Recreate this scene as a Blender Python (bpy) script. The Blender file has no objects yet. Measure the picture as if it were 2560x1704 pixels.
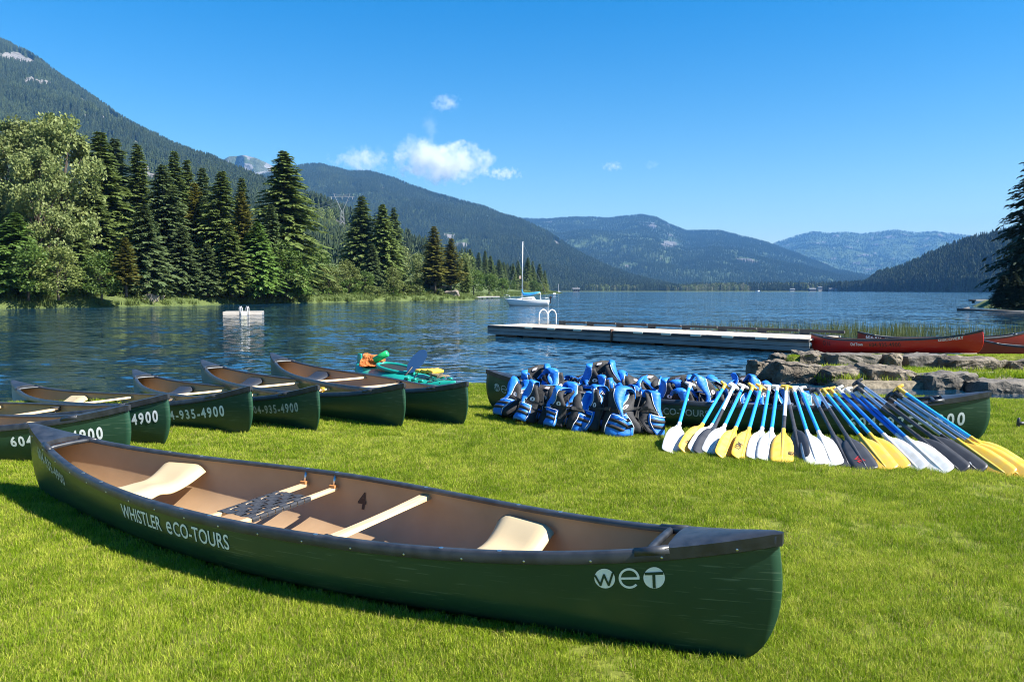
import bpy, bmesh, math, random
import numpy as np
from mathutils import Vector, Matrix, Euler
random.seed(7); RNG = np.random.default_rng(7)
scene = bpy.context.scene
COL = scene.collection
R = math.radians

# ------------------------------------------------------------------ camera
F, CX, CY, CAMH, HOR = 1900.0, 1280.0, 852.0, 1.43, 727.0
PIT = math.atan((CY - HOR) / F)
cam_d = bpy.data.cameras.new('camera'); cam = bpy.data.objects.new('camera', cam_d); COL.objects.link(cam)
cam_d.sensor_width = 36.0; cam_d.lens = 36.0 * F / 2560.0
cam_d.clip_start = 0.05; cam_d.clip_end = 60000.0
cam.location = (0, 0, CAMH); cam.rotation_euler = (R(90) - PIT, 0, 0)
scene.camera = cam

# ------------------------------------------------------------------ sky, sun, exposure
SUN_EL = R(44); SUN_H = Vector((0.945, -0.327, 0)).normalized()
world = bpy.data.worlds.new('World'); scene.world = world; world.use_nodes = True
wn = world.node_tree.nodes; wl = world.node_tree.links
sky = wn.new('ShaderNodeTexSky'); sky.sky_type = 'NISHITA'; sky.sun_disc = False
sky.sun_elevation = SUN_EL; sky.sun_rotation = math.atan2(SUN_H.x, SUN_H.y)
sky.altitude = 700; sky.air_density = 1.6; sky.dust_density = 0.0; sky.ozone_density = 6.0
hsv = wn.new('ShaderNodeHueSaturation'); hsv.inputs['Saturation'].default_value = 1.48
hsv.inputs['Hue'].default_value = 0.505
wl.new(sky.outputs[0], hsv.inputs['Color']); wl.new(hsv.outputs[0], wn['Background'].inputs[0])
wn['Background'].inputs[1].default_value = 0.056
sun_d = bpy.data.lights.new('sun', 'SUN'); sun = bpy.data.objects.new('sun', sun_d); COL.objects.link(sun)
sun_d.energy = 5.0; sun_d.angle = R(0.53); sun_d.color = (1.0, 0.955, 0.87)
to_sun = Vector((SUN_H.x * math.cos(SUN_EL), SUN_H.y * math.cos(SUN_EL), math.sin(SUN_EL)))
sun.rotation_euler = to_sun.to_track_quat('Z', 'Y').to_euler()
sun.location = (30, -10, 40)
vs = scene.view_settings
vs.view_transform = 'Standard'; vs.look = 'None'; vs.exposure = 1.5; vs.gamma = 1.0; vs.use_curve_mapping = False
scene.cycles.use_denoising = True; scene.cycles.filter_width = 1.05
scene.cycles.max_bounces = 8; scene.cycles.diffuse_bounces = 3; scene.cycles.glossy_bounces = 3
scene.cycles.transparent_max_bounces = 8; scene.cycles.transmission_bounces = 4
scene.cycles.volume_bounces = 2
scene.cycles.sample_clamp_indirect = 6.0

# ------------------------------------------------------------------ helpers
WATER = -0.45
DS = 2560.0 / 2356.0
def ray(x, y):
    a = (x - CX) / F; b = (CY - y) / F
    return np.array([a, math.cos(PIT) + b * math.sin(PIT), -math.sin(PIT) + b * math.cos(PIT)])
def gp(x, y, z=0.0):
    r = ray(x, y); return np.array([0, 0, CAMH]) + r * ((z - CAMH) / r[2])
def pd(x, y, d):
    r = ray(x, y); return np.array([0, 0, CAMH]) + r * (d / r[1])

def tag(o, label=None, cat=None, group=None, kind=None):
    if label: o['label'] = label
    if cat: o['category'] = cat
    if group: o['group'] = group
    if kind: o['kind'] = kind
    return o
def empty(name, loc=(0, 0, 0), rot=(0, 0, 0)):
    o = bpy.data.objects.new(name, None); COL.objects.link(o)
    o.location = loc; o.rotation_euler = rot; o.empty_display_size = 0.2
    return o
def link(name, me, parent=None):
    o = bpy.data.objects.new(name, me); COL.objects.link(o)
    if parent is not None: o.parent = parent
    return o
def mkmesh(name, v, f, mats, smooth=False, fm=None):
    me = bpy.data.meshes.new(name)
    me.from_pydata([tuple(map(float, p)) for p in v], [], [tuple(map(int, q)) for q in f])
    for m in (mats if isinstance(mats, (list, tuple)) else [mats]): me.materials.append(m)
    if fm is not None: me.polygons.foreach_set('material_index', np.asarray(fm, dtype=np.int32))
    if smooth: me.polygons.foreach_set('use_smooth', np.ones(len(me.polygons), dtype=bool))
    me.update(); return me
def mobj(name, v, f, mats, parent=None, smooth=False, fm=None):
    return link(name, mkmesh(name, v, f, mats, smooth, fm), parent)
def copy_tree(o, parent=None):
    c = o.copy(); COL.objects.link(c)
    c.parent = parent
    for ch in list(o.children): copy_tree(ch, c)
    return c

class MB:
    """collects simple solids into one mesh"""
    def __init__(s): s.v = []; s.f = []; s.m = []
    def add(s, v, f, m=0):
        n = len(s.v); s.v += [tuple(p) for p in v]; s.f += [tuple(i + n for i in q) for q in f]; s.m += [m] * len(f); return s
    def box(s, c, d, m=0, rot=None, taper=1.0):
        x, y, z = d[0] / 2, d[1] / 2, d[2] / 2
        P = [(-x, -y, -z), (x, -y, -z), (x, y, -z), (-x, y, -z), (-x * taper, -y * taper, z), (x * taper, -y * taper, z), (x * taper, y * taper, z), (-x * taper, y * taper, z)]
        if rot is not None:
            M = Euler(rot).to_matrix(); P = [M @ Vector(p) for p in P]
        P = [(p[0] + c[0], p[1] + c[1], p[2] + c[2]) for p in P]
        return s.add(P, [(0, 3, 2, 1), (4, 5, 6, 7), (0, 1, 5, 4), (1, 2, 6, 5), (2, 3, 7, 6), (3, 0, 4, 7)], m)
    def tube(s, pts, r, n=8, m=0, caps=True):
        pts = [Vector(p) for p in pts]; rs = r if isinstance(r, (list, tuple)) else [r] * len(pts)
        V = []; k = len(pts); up = None
        for i, p in enumerate(pts):
            t = (pts[min(i + 1, k - 1)] - pts[max(i - 1, 0)]).normalized()
            if up is None:
                up = Vector((0, 0, 1)) if abs(t.z) < 0.9 else Vector((1, 0, 0))
            a = t.cross(up).normalized(); b = a.cross(t).normalized(); up = b
            for j in range(n):
                q = 2 * math.pi * j / n
                V.append(p + (a * math.cos(q) + b * math.sin(q)) * rs[i])
        Fc = [(i * n + j, i * n + (j + 1) % n, (i + 1) * n + (j + 1) % n, (i + 1) * n + j) for i in range(k - 1) for j in range(n)]
        if caps: Fc += [tuple(range(n - 1, -1, -1)), tuple((k - 1) * n + j for j in range(n))]
        return s.add(V, Fc, m)
    def obj(s, name, mats, parent=None, smooth=False):
        return mobj(name, s.v, s.f, mats, parent, smooth, s.m)
    def mesh(s, name, mats, smooth=False): return mkmesh(name, s.v, s.f, mats, smooth, s.m)

def autosmooth(o, ang=35):
    me = o.data if hasattr(o, 'data') else o
    me.polygons.foreach_set('use_smooth', np.ones(len(me.polygons), dtype=bool))
    bm = bmesh.new(); bm.from_mesh(me)
    for e in bm.edges:
        if len(e.link_faces) == 2 and e.calc_face_angle(0) > R(ang): e.smooth = False
    bm.to_mesh(me); bm.free(); return o
def bevel_obj(o, w=0.01, seg=2):
    bm = bmesh.new(); bm.from_mesh(o.data)
    bmesh.ops.bevel(bm, geom=[e for e in bm.edges if len(e.link_faces) == 2 and e.calc_face_angle(0) > R(30)], offset=w, segments=seg, affect='EDGES', profile=0.5)
    bm.to_mesh(o.data); bm.free(); return o

# numpy value noise
_T = RNG.random((256, 256))
def vnoise(x, y):
    xi = np.floor(x).astype(int); yi = np.floor(y).astype(int); fx = x - xi; fy = y - yi
    fx = fx * fx * (3 - 2 * fx); fy = fy * fy * (3 - 2 * fy)
    a = _T[xi % 256, yi % 256]; b = _T[(xi + 1) % 256, yi % 256]; c = _T[xi % 256, (yi + 1) % 256]; d = _T[(xi + 1) % 256, (yi + 1) % 256]
    return (a * (1 - fx) + b * fx) * (1 - fy) + (c * (1 - fx) + d * fx) * fy
def fbm(x, y, o=4):
    s = 0; a = 0.5; t = 0
    for i in range(o):
        s = s + a * vnoise(x * 2 ** i + 17.3 * i, y * 2 ** i + 9.1 * i); t += a; a *= 0.5
    return s / t

# ------------------------------------------------------------------ materials
def mat(name, color, rough=0.6, noise=None, bump=None, spec=0.5, metal=0.0, coat=0.0, translucent=0.0, sheen=0.0, objrand=0.0, coords='Object'):
    """noise=(scale, colour2, contrast)   bump=(scale, strength, distance)"""
    m = bpy.data.materials.new(name); m.use_nodes = True
    N = m.node_tree.nodes; L = m.node_tree.links; B = N['Principled BSDF']
    B.inputs['Base Color'].default_value = (*color, 1); B.inputs['Roughness'].default_value = rough
    B.inputs['Metallic'].default_value = metal; B.inputs['Specular IOR Level'].default_value = spec
    B.inputs['Coat Weight'].default_value = coat; B.inputs['Sheen Weight'].default_value = sheen
    tc = N.new('ShaderNodeTexCoord'); src = None
    if noise:
        t = N.new('ShaderNodeTexNoise'); t.inputs['Scale'].default_value = noise[0]; t.inputs['Detail'].default_value = 6
        L.new(tc.outputs[coords], t.inputs['Vector'])
        rmp = N.new('ShaderNodeValToRGB'); k = noise[2] if len(noise) > 2 else 0.2
        rmp.color_ramp.elements[0].position = 0.5 - k; rmp.color_ramp.elements[1].position = 0.5 + k
        rmp.color_ramp.elements[0].color = (*color, 1); rmp.color_ramp.elements[1].color = (*noise[1], 1)
        L.new(t.outputs['Fac'], rmp.inputs['Fac']); src = rmp.outputs['Color']
    if objrand:
        oi = N.new('ShaderNodeObjectInfo'); h = N.new('ShaderNodeHueSaturation')
        mr = N.new('ShaderNodeMapRange'); mr.inputs['To Min'].default_value = 1 - objrand; mr.inputs['To Max'].default_value = 1 + objrand
        L.new(oi.outputs['Random'], mr.inputs['Value']); L.new(mr.outputs[0], h.inputs['Value'])
        if src: L.new(src, h.inputs['Color'])
        else: h.inputs['Color'].default_value = (*color, 1)
        src = h.outputs['Color']
    if src: L.new(src, B.inputs['Base Color'])
    if bump:
        t = N.new('ShaderNodeTexNoise'); t.inputs['Scale'].default_value = bump[0]; t.inputs['Detail'].default_value = 5
        L.new(tc.outputs[coords], t.inputs['Vector'])
        b = N.new('ShaderNodeBump'); b.inputs['Strength'].default_value = bump[1]; b.inputs['Distance'].default_value = bump[2]
        L.new(t.outputs['Fac'], b.inputs['Height']); L.new(b.outputs[0], B.inputs['Normal'])
    if translucent:
        tr = N.new('ShaderNodeBsdfTranslucent'); mx = N.new('ShaderNodeMixShader'); mx.inputs[0].default_value = translucent
        if src: L.new(src, tr.inputs['Color'])
        else: tr.inputs['Color'].default_value = (*color, 1)
        L.new(B.outputs[0], mx.inputs[1]); L.new(tr.outputs[0], mx.inputs[2]); L.new(mx.outputs[0], N['Material Output'].inputs['Surface'])
    return m

# ------------------------------------------------------------------ scatter (uncountable ground cover and far-off woods only)
def scatter(name, pts, sc, rz, protos, label, cat, idx=None, tilt=None, parent=None):
    n = len(pts)
    me = bpy.data.meshes.new(name); me.vertices.add(n); me.vertices.foreach_set('co', np.asarray(pts, dtype=np.float32).ravel())
    a = me.attributes.new('sc', 'FLOAT', 'POINT'); a.data.foreach_set('value', np.asarray(sc, dtype=np.float32))
    rot = np.zeros((n, 3), dtype=np.float32); rot[:, 2] = rz
    if tilt is not None: rot[:, 0] = tilt
    a = me.attributes.new('rot', 'FLOAT_VECTOR', 'POINT'); a.data.foreach_set('vector', rot.ravel())
    if idx is None: idx = RNG.integers(0, len(protos), n)
    a = me.attributes.new('pick', 'INT', 'POINT'); a.data.foreach_set('value', np.asarray(idx, dtype=np.int32))
    o = link(name, me, parent); 
    ng = bpy.data.node_groups.new(name, 'GeometryNodeTree')
    ng.interface.new_socket('Geometry', in_out='INPUT', socket_type='NodeSocketGeometry')
    ng.interface.new_socket('Geometry', in_out='OUTPUT', socket_type='NodeSocketGeometry')
    N = ng.nodes; L = ng.links
    gi = N.new('NodeGroupInput'); go = N.new('NodeGroupOutput'); ip = N.new('GeometryNodeInstanceOnPoints'); g2i = N.new('GeometryNodeGeometryToInstance')
    m2p = N.new('GeometryNodeMeshToPoints')
    for p in reversed(protos):
        oi = N.new('GeometryNodeObjectInfo'); oi.inputs['Object'].default_value = p; oi.inputs['As Instance'].default_value = False
        L.new(oi.outputs['Geometry'], g2i.inputs[0])
    def attr(nm, ty):
        t = N.new('GeometryNodeInputNamedAttribute'); t.data_type = ty; t.inputs['Name'].default_value = nm
        return [s for s in t.outputs if s.enabled and s.name == 'Attribute'][0]
    L.new(gi.outputs[0], m2p.inputs['Mesh']); L.new(m2p.outputs[0], ip.inputs['Points']); L.new(g2i.outputs[0], ip.inputs['Instance'])
    ip.inputs['Pick Instance'].default_value = True
    L.new(attr('pick', 'INT'), ip.inputs['Instance Index']); L.new(attr('rot', 'FLOAT_VECTOR'), ip.inputs['Rotation']); L.new(attr('sc', 'FLOAT'), ip.inputs['Scale'])
    L.new(ip.outputs[0], go.inputs[0])
    md = o.modifiers.new('scatter', 'NODES'); md.node_group = ng
    tag(o, label, cat, kind='stuff'); return o
def proto(name, me): return bpy.data.objects.new(name, me)   # a mesh holder that is not in the scene
# ================================================================== SETTING
# ---- ground: lawn, beach, lake bed near the camera and the terrace across the inlet, one height field
def smooth(a, b, x):
    t = np.clip((x - a) / (b - a), 0, 1); return t * t * (3 - 2 * t)
def shoreline(x):
    return np.where(x < -3.7, 12.5 + 0.75 * (x + 3.7), np.where(x > 0.5, 12.5 - 0.28 * (x - 0.5), 12.5))
# places where the canoes press on the lawn (ends of each keel line)
FOOT = [(gp(1960, 1328, 0.528), gp(82, 1057, 0.488)), (gp(2464, 978, 0.5), gp(1224.6, 923.6, 0.5)), (gp(1168, 954, 0.5), gp(679, 882, 0.475)), (gp(1011, 958, 0.5), gp(505, 899, 0.405)), (gp(796, 963, 0.5), gp(334, 923, 0.285)), (gp(627, 965, 0.5), gp(29, 950, 0.22)), (gp(420, 985, 0.5), np.array([-7.8, 8.75, 0.3])), (gp(322, 1012, 0.5), np.array([-8.1, 7.4, 0.4]))]
def pressed(x, y):
    m = np.zeros_like(x)
    for a, b in FOOT:
        d = (a - b)[:2]; l = np.linalg.norm(d); d = d / l; qx = x - (a[0] + b[0]) / 2; qy = y - (a[1] + b[1]) / 2
        u = np.abs(qx * d[0] + qy * d[1]) / 2.45; w = np.abs(-qx * d[1] + qy * d[0]) / 0.34
        m = np.maximum(m, 1 - smooth(0.75, 1.1, u ** 2 + w))
    return m
def ground_z(x, y):
    x = np.asarray(x, float); y = np.asarray(y, float)
    s = y - shoreline(x)
    lawn = np.interp(s, [-3.5, -1.1, -0.06, 0.1, 0.8, 4, 12], [0.0, 0.0, -0.2, -0.25, -0.46, -1.3, -2.5])
    lawn = lawn + 0.035 * smooth(4.2, 7.5, y) * (1 - smooth(-1.6, -0.6, s)) + 0.02 * (fbm(x * 0.6 + 40, y * 0.6 + 40, 3) - 0.5)
    lawn = lawn - 0.085 * pressed(x, y)
    # terrace on the far side of the inlet
    xl = 6.3 + 0.36 * np.maximum(y - 17.4, 0)
    inx = smooth(-0.7, 0.15, x - xl)
    up = np.where(y < 17.3, -0.31, np.maximum(-0.45, -0.05 - 0.085 * (y - 17.3)))
    up = np.where(y < 14.5, -1.4, up)
    ter = -1.8 + (up + 1.8) * inx * (1 - smooth(25.9, 28.7, y)) * smooth(14.1, 14.6, y)
    ter = ter + 0.03 * (fbm(x * 0.9, y * 0.9, 3) - 0.5)
    return np.maximum(lawn, np.where(y > 13.8, ter, -3))

def grid_mesh(name, xs, ys, zf, mats, smooth_=True):
    X, Y = np.meshgrid(xs, ys); Z = zf(X, Y)
    v = np.stack([X, Y, Z], -1).reshape(-1, 3); nx = len(xs); ny = len(ys)
    i = np.arange((ny - 1) * nx).reshape(ny - 1, nx)[:, :-1].ravel()
    f = np.stack([i, i + 1, i + 1 + nx, i + nx], -1)
    me = bpy.data.meshes.new(name); me.vertices.add(len(v)); me.vertices.foreach_set('co', v.astype(np.float32).ravel())
    me.loops.add(f.size); me.loops.foreach_set('vertex_index', f.astype(np.int32).ravel())
    me.polygons.add(len(f)); me.polygons.foreach_set('loop_start', np.arange(0, f.size, 4, dtype=np.int32))
    me.polygons.foreach_set('loop_total', np.full(len(f), 4, dtype=np.int32))
    if smooth_: me.polygons.foreach_set('use_smooth', np.ones(len(f), dtype=bool))
    me.materials.append(mats); me.update(calc_edges=True); me.validate(); return me

# soil and turf: turf colour on the level parts, sand and mud below
def ground_material():
    m = bpy.data.materials.new('turf_and_sand'); m.use_nodes = True
    N = m.node_tree.nodes; L = m.node_tree.links; B = N['Principled BSDF']; B.inputs['Roughness'].default_value = 0.95
    B.inputs['Specular IOR Level'].default_value = 0.15
    g = N.new('ShaderNodeNewGeometry'); sp = N.new('ShaderNodeSeparateXYZ'); L.new(g.outputs['Position'], sp.inputs[0])
    n1 = N.new('ShaderNodeTexNoise'); n1.inputs['Scale'].default_value = 2.0; n1.inputs['Detail'].default_value = 8; L.new(g.outputs['Position'], n1.inputs['Vector'])
    ad = N.new('ShaderNodeMath'); ad.operation = 'MULTIPLY_ADD'; ad.inputs[1].default_value = 0.16; L.new(n1.outputs['Fac'], ad.inputs[0]); L.new(sp.outputs['Z'], ad.inputs[2])
    mr = N.new('ShaderNodeMapRange'); mr.inputs['From Min'].default_value = -0.20; mr.inputs['From Max'].default_value = -0.10; L.new(ad.outputs[0], mr.inputs['Value'])
    n2 = N.new('ShaderNodeTexNoise'); n2.inputs['Scale'].default_value = 14; n2.inputs['Detail'].default_value = 10; L.new(g.outputs['Position'], n2.inputs['Vector'])
    r1 = N.new('ShaderNodeValToRGB'); r1.color_ramp.elements[0].color = (0.085, 0.105, 0.012, 1); r1.color_ramp.elements[1].color = (0.16, 0.18, 0.03, 1); r1.color_ramp.elements[0].position = 0.35; r1.color_ramp.elements[1].position = 0.65
    r2 = N.new('ShaderNodeValToRGB'); r2.color_ramp.elements[0].color = (0.10, 0.085, 0.06, 1); r2.color_ramp.elements[1].color = (0.26, 0.22, 0.16, 1); r2.color_ramp.elements[0].position = 0.3; r2.color_ramp.elements[1].position = 0.7
    L.new(n2.outputs['Fac'], r1.inputs['Fac']); L.new(n2.outputs['Fac'], r2.inputs['Fac'])
    mx = N.new('ShaderNodeMix'); mx.data_type = 'RGBA'; L.new(mr.outputs[0], mx.inputs['Factor']); L.new(r2.outputs['Color'], mx.inputs['A']); L.new(r1.outputs['Color'], mx.inputs['B'])
    L.new(mx.outputs['Result'], B.inputs['Base Color'])
    b = N.new('ShaderNodeBump'); b.inputs['Strength'].default_value = 0.7; b.inputs['Distance'].default_value = 0.03
    L.new(n2.outputs['Fac'], b.inputs['Height']); L.new(b.outputs[0], B.inputs['Normal'])
    return m
MG = ground_material()
xs = np.concatenate([np.arange(-40, -12, 0.8), np.arange(-12, 14, 0.13), np.arange(14, 40.1, 0.8)])
ys = np.concatenate([np.arange(-12, 0, 1.0), np.arange(0, 19, 0.13), np.arange(19, 36, 0.35)])
lawn = link('lawn', grid_mesh('lawn', xs, ys, ground_z, MG)); tag(lawn, 'sunlit lawn sloping to the lake and the grass terrace across the inlet', 'lawn', kind='structure')

# ---- lake
def water_material():
    m = bpy.data.materials.new('lake_water'); m.use_nodes = True
    N = m.node_tree.nodes; L = m.node_tree.links; B = N['Principled BSDF']
    B.inputs['Base Color'].default_value = (0.003, 0.026, 0.056, 1); B.inputs['Roughness'].default_value = 0.06; B.inputs['IOR'].default_value = 1.33
    g = N.new('ShaderNodeNewGeometry')
    mp = N.new('ShaderNodeMapping'); mp.inputs['Rotation'].default_value = (0, 0, 0.25); mp.inputs['Scale'].default_value = (0.55, 1.0, 1.0); L.new(g.outputs['Position'], mp.inputs['Vector'])
    a = N.new('ShaderNodeTexNoise'); a.inputs['Scale'].default_value = 3.4; a.inputs['Detail'].default_value = 4; a.inputs['Roughness'].default_value = 0.5; L.new(mp.outputs[0], a.inputs['Vector'])
    c = N.new('ShaderNodeTexNoise'); c.inputs['Scale'].default_value = 0.35; c.inputs['Detail'].default_value = 2; L.new(mp.outputs[0], c.inputs['Vector'])
    gust = N.new('ShaderNodeTexNoise'); gust.inputs['Scale'].default_value = 0.022; gust.inputs['Detail'].default_value = 4; 
    mp2 = N.new('ShaderNodeMapping'); mp2.inputs['Scale'].default_value = (0.5, 1.6, 1); L.new(g.outputs['Position'], mp2.inputs['Vector']); L.new(mp2.outputs[0], gust.inputs['Vector'])
    # wind picks up away from the shore
    vm = N.new('ShaderNodeVectorMath'); vm.operation = 'LENGTH'; L.new(g.outputs['Position'], vm.inputs[0])
    mr = N.new('ShaderNodeMapRange'); mr.inputs['From Min'].default_value = 10; mr.inputs['From Max'].default_value = 60; mr.inputs['To Min'].default_value = 0.55; mr.inputs['To Max'].default_value = 1.0; L.new(vm.outputs['Value'], mr.inputs['Value'])
    gr = N.new('ShaderNodeMapRange'); gr.inputs['From Min'].default_value = 0.35; gr.inputs['From Max'].default_value = 0.65; gr.inputs['To Min'].default_value = 0.6; gr.inputs['To Max'].default_value = 1.1; L.new(gust.outputs['Fac'], gr.inputs['Value'])
    mu = N.new('ShaderNodeMath'); mu.operation = 'MULTIPLY'; L.new(mr.outputs[0], mu.inputs[0]); L.new(gr.outputs[0], mu.inputs[1])
    # two octaves of wave slopes, taken straight from the noise so that they stay steep at grazing angles
    def slopes(src, kx, ky):
        v1 = N.new('ShaderNodeVectorMath'); v1.operation = 'SUBTRACT'; v1.inputs[1].default_value = (0.5, 0.5, 0.5); L.new(src.outputs['Color'], v1.inputs[0])
        v2 = N.new('ShaderNodeVectorMath'); v2.operation = 'MULTIPLY'; v2.inputs[1].default_value = (kx, ky, 0); L.new(v1.outputs[0], v2.inputs[0]); return v2.outputs[0]
    sm = N.new('ShaderNodeVectorMath'); sm.operation = 'ADD'; L.new(slopes(a, 0.55, 1.0), sm.inputs[0]); L.new(slopes(c, 0.25, 0.4), sm.inputs[1])
    ss = N.new('ShaderNodeVectorMath'); ss.operation = 'SCALE'; L.new(sm.outputs[0], ss.inputs[0]); L.new(mu.outputs[0], ss.inputs['Scale'])
    up = N.new('ShaderNodeVectorMath'); up.operation = 'ADD'; up.inputs[1].default_value = (0, 0, 1); L.new(ss.outputs[0], up.inputs[0])
    nz = N.new('ShaderNodeVectorMath'); nz.operation = 'NORMALIZE'; L.new(up.outputs[0], nz.inputs[0]); L.new(nz.outputs[0], B.inputs['Normal'])
    return m
MW = water_material()
lake = mobj('lake', [(-900, 5, WATER), (1400, 5, WATER), (2600, 2600, WATER), (-900, 2600, WATER)], [(0, 1, 2, 3)], MW)
tag(lake, 'rippled blue lake between the lawn and the mountains', 'lake', kind='structure')
bed = mobj('lake_bed', [(-4000, -60, -4), (4000, -60, -4), (4000, 3200, -4), (-4000, 3200, -4)], [(0, 1, 2, 3)], mat('lake_bed', (0.06, 0.06, 0.045), 0.9))
tag(bed, 'dark lake bed under the water', 'lake bed', kind='structure')

# ---- far conifers (small, for the woods that read as one mass)
def needle_mat(name, c1, c2, tr=0.2):
    m = mat(name, c1, 0.75, noise=(0.25, c2, 0.15), spec=0.2, translucent=tr, objrand=0.2); return m
M_FARN = [needle_mat('far_needles', (0.027, 0.043, 0.02), (0.047, 0.068, 0.027)), needle_mat('far_needles_light', (0.045, 0.068, 0.026), (0.07, 0.095, 0.034)), needle_mat('far_needles_dark', (0.022, 0.04, 0.02), (0.036, 0.062, 0.026))]
M_BARK = mat('bark', (0.10, 0.075, 0.055), 0.9, noise=(6, (0.05, 0.04, 0.03)), bump=(12, 0.6, 0.03))
def far_conifer(seed, m, tiers=7, sides=7, w=0.16):
    rg = random.Random(seed); b = MB()
    b.tube([(0, 0, -0.06), (0, 0, 0.3)], 0.012, 4, 1)
    for k in range(tiers):
        z0 = 0.06 + 0.86 * (k / tiers) ** 0.95; h = 0.30 * (1 - 0.55 * k / tiers)
        r = w * (1 - z0) ** 0.8 * rg.uniform(0.85, 1.1) + 0.012
        V = [(rg.uniform(-.01, .01), rg.uniform(-.01, .01), min(z0 + h, 1.0))]
        for j in range(sides):
            q = 2 * math.pi * (j + rg.uniform(-.3, .3)) / sides; rr = r * rg.uniform(0.6, 1.25)
            V.append((rr * math.cos(q), rr * math.sin(q), z0 - rg.uniform(0, 0.035)))
            q += math.pi / sides; V.append((rr * 0.45 * math.cos(q), rr * 0.45 * math.sin(q), z0 + 0.03))
        n = 2 * sides
        b.add(V, [(0, 1 + j, 1 + (j + 1) % n) for j in range(n)], 0)
    return proto('far_conifer', b.mesh('far_conifer', [m, M_BARK]))
FARC = [far_conifer(1, M_FARN[0]), far_conifer(2, M_FARN[0], 8, 6, 0.13), far_conifer(3, M_FARN[1], 6, 7, 0.18), far_conifer(4, M_FARN[2], 8, 7, 0.14), far_conifer(5, M_FARN[0], 7, 6, 0.2)]
M_FARB = [needle_mat('far_broadleaf', (0.10, 0.14, 0.035), (0.17, 0.20, 0.065), 0.3), needle_mat('far_poplar', (0.16, 0.17, 0.09), (0.22, 0.22, 0.13), 0.25)]
def far_broadleaf(seed, m, w=0.35):
    rg = random.Random(seed); b = MB()
    for k in range(240):
        z = rg.uniform(0.08, 1.0); r = w * math.sqrt(max(0.02, 1 - ((z - 0.45) / 0.58) ** 2)) * rg.uniform(0.5, 1); q = rg.uniform(0, 6.28)
        c = Vector((r * math.cos(q), r * math.sin(q), z)); s = rg.uniform(0.025, 0.055)
        u = Vector((rg.gauss(0, 1), rg.gauss(0, 1), rg.gauss(0, 1))).normalized(); w2 = u.orthogonal().normalized() * s; u = u * s
        b.add([c - u, c + w2, c + u, c - w2], [(0, 1, 2, 3)])
    return proto('far_broadleaf', b.mesh('far_broadleaf', [m]))
FARB = [far_broadleaf(1, M_FARB[0]), far_broadleaf(2, M_FARB[0], 0.28), far_broadleaf(3, M_FARB[1], 0.22)]

# ---- mountains
def mountain_mat(name, c1, c2, rock, scale, snow=False):
    m = bpy.data.materials.new(name); m.use_nodes = True
    N = m.node_tree.nodes; L = m.node_tree.links; B = N['Principled BSDF']; B.inputs['Roughness'].default_value = 0.95; B.inputs['Specular IOR Level'].default_value = 0.1
    g = N.new('ShaderNodeNewGeometry')
    n = N.new('ShaderNodeTexNoise'); n.inputs['Scale'].default_value = scale; n.inputs['Detail'].default_value = 8; L.new(g.outputs['Position'], n.inputs['Vector'])
    r = N.new('ShaderNodeValToRGB'); r.color_ramp.elements[0].position = 0.38; r.color_ramp.elements[1].position = 0.62; r.color_ramp.elements[0].color = (*c1, 1); r.color_ramp.elements[1].color = (*c2, 1); L.new(n.outputs['Fac'], r.inputs['Fac'])
    at = N.new('ShaderNodeAttribute'); at.attribute_name = 'rock'
    n2 = N.new('ShaderNodeTexNoise'); n2.inputs['Scale'].default_value = scale * 2.5; n2.inputs['Detail'].default_value = 10; L.new(g.outputs['Position'], n2.inputs['Vector'])
    r2 = N.new('ShaderNodeValToRGB'); r2.color_ramp.elements[0].position = 0.35; r2.color_ramp.elements[1].position = 0.6; r2.color_ramp.elements[0].color = (*[q * 0.5 for q in rock], 1); r2.color_ramp.elements[1].color = (*rock, 1); L.new(n2.outputs['Fac'], r2.inputs['Fac'])
    ad = N.new('ShaderNodeMath'); ad.operation = 'MULTIPLY_ADD'; ad.inputs[1].default_value = 0.8; ad.inputs[2].default_value = -0.4; L.new(n2.outputs['Fac'], ad.inputs[0])
    a2 = N.new('ShaderNodeMath'); a2.operation = 'ADD'; L.new(ad.outputs[0], a2.inputs[0]); L.new(at.outputs['Fac'], a2.inputs[1])
    mr = N.new('ShaderNodeMapRange'); mr.inputs['From Min'].default_value = 0.42; mr.inputs['From Max'].default_value = 0.58; L.new(a2.outputs[0], mr.inputs['Value'])
    mx = N.new('ShaderNodeMix'); mx.data_type = 'RGBA'; L.new(mr.outputs[0], mx.inputs['Factor']); L.new(r.outputs['Color'], mx.inputs['A']); L.new(r2.outputs['Color'], mx.inputs['B'])
    L.new(mx.outputs['Result'], B.inputs['Base Color'])
    b = N.new('ShaderNodeBump'); b.inputs['Strength'].default_value = 1.0; b.inputs['Distance'].default_value = 0.25 / scale; L.new(n2.outputs['Fac'], b.inputs['Height']); L.new(b.outputs[0], B.inputs['Normal'])
    return m

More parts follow.
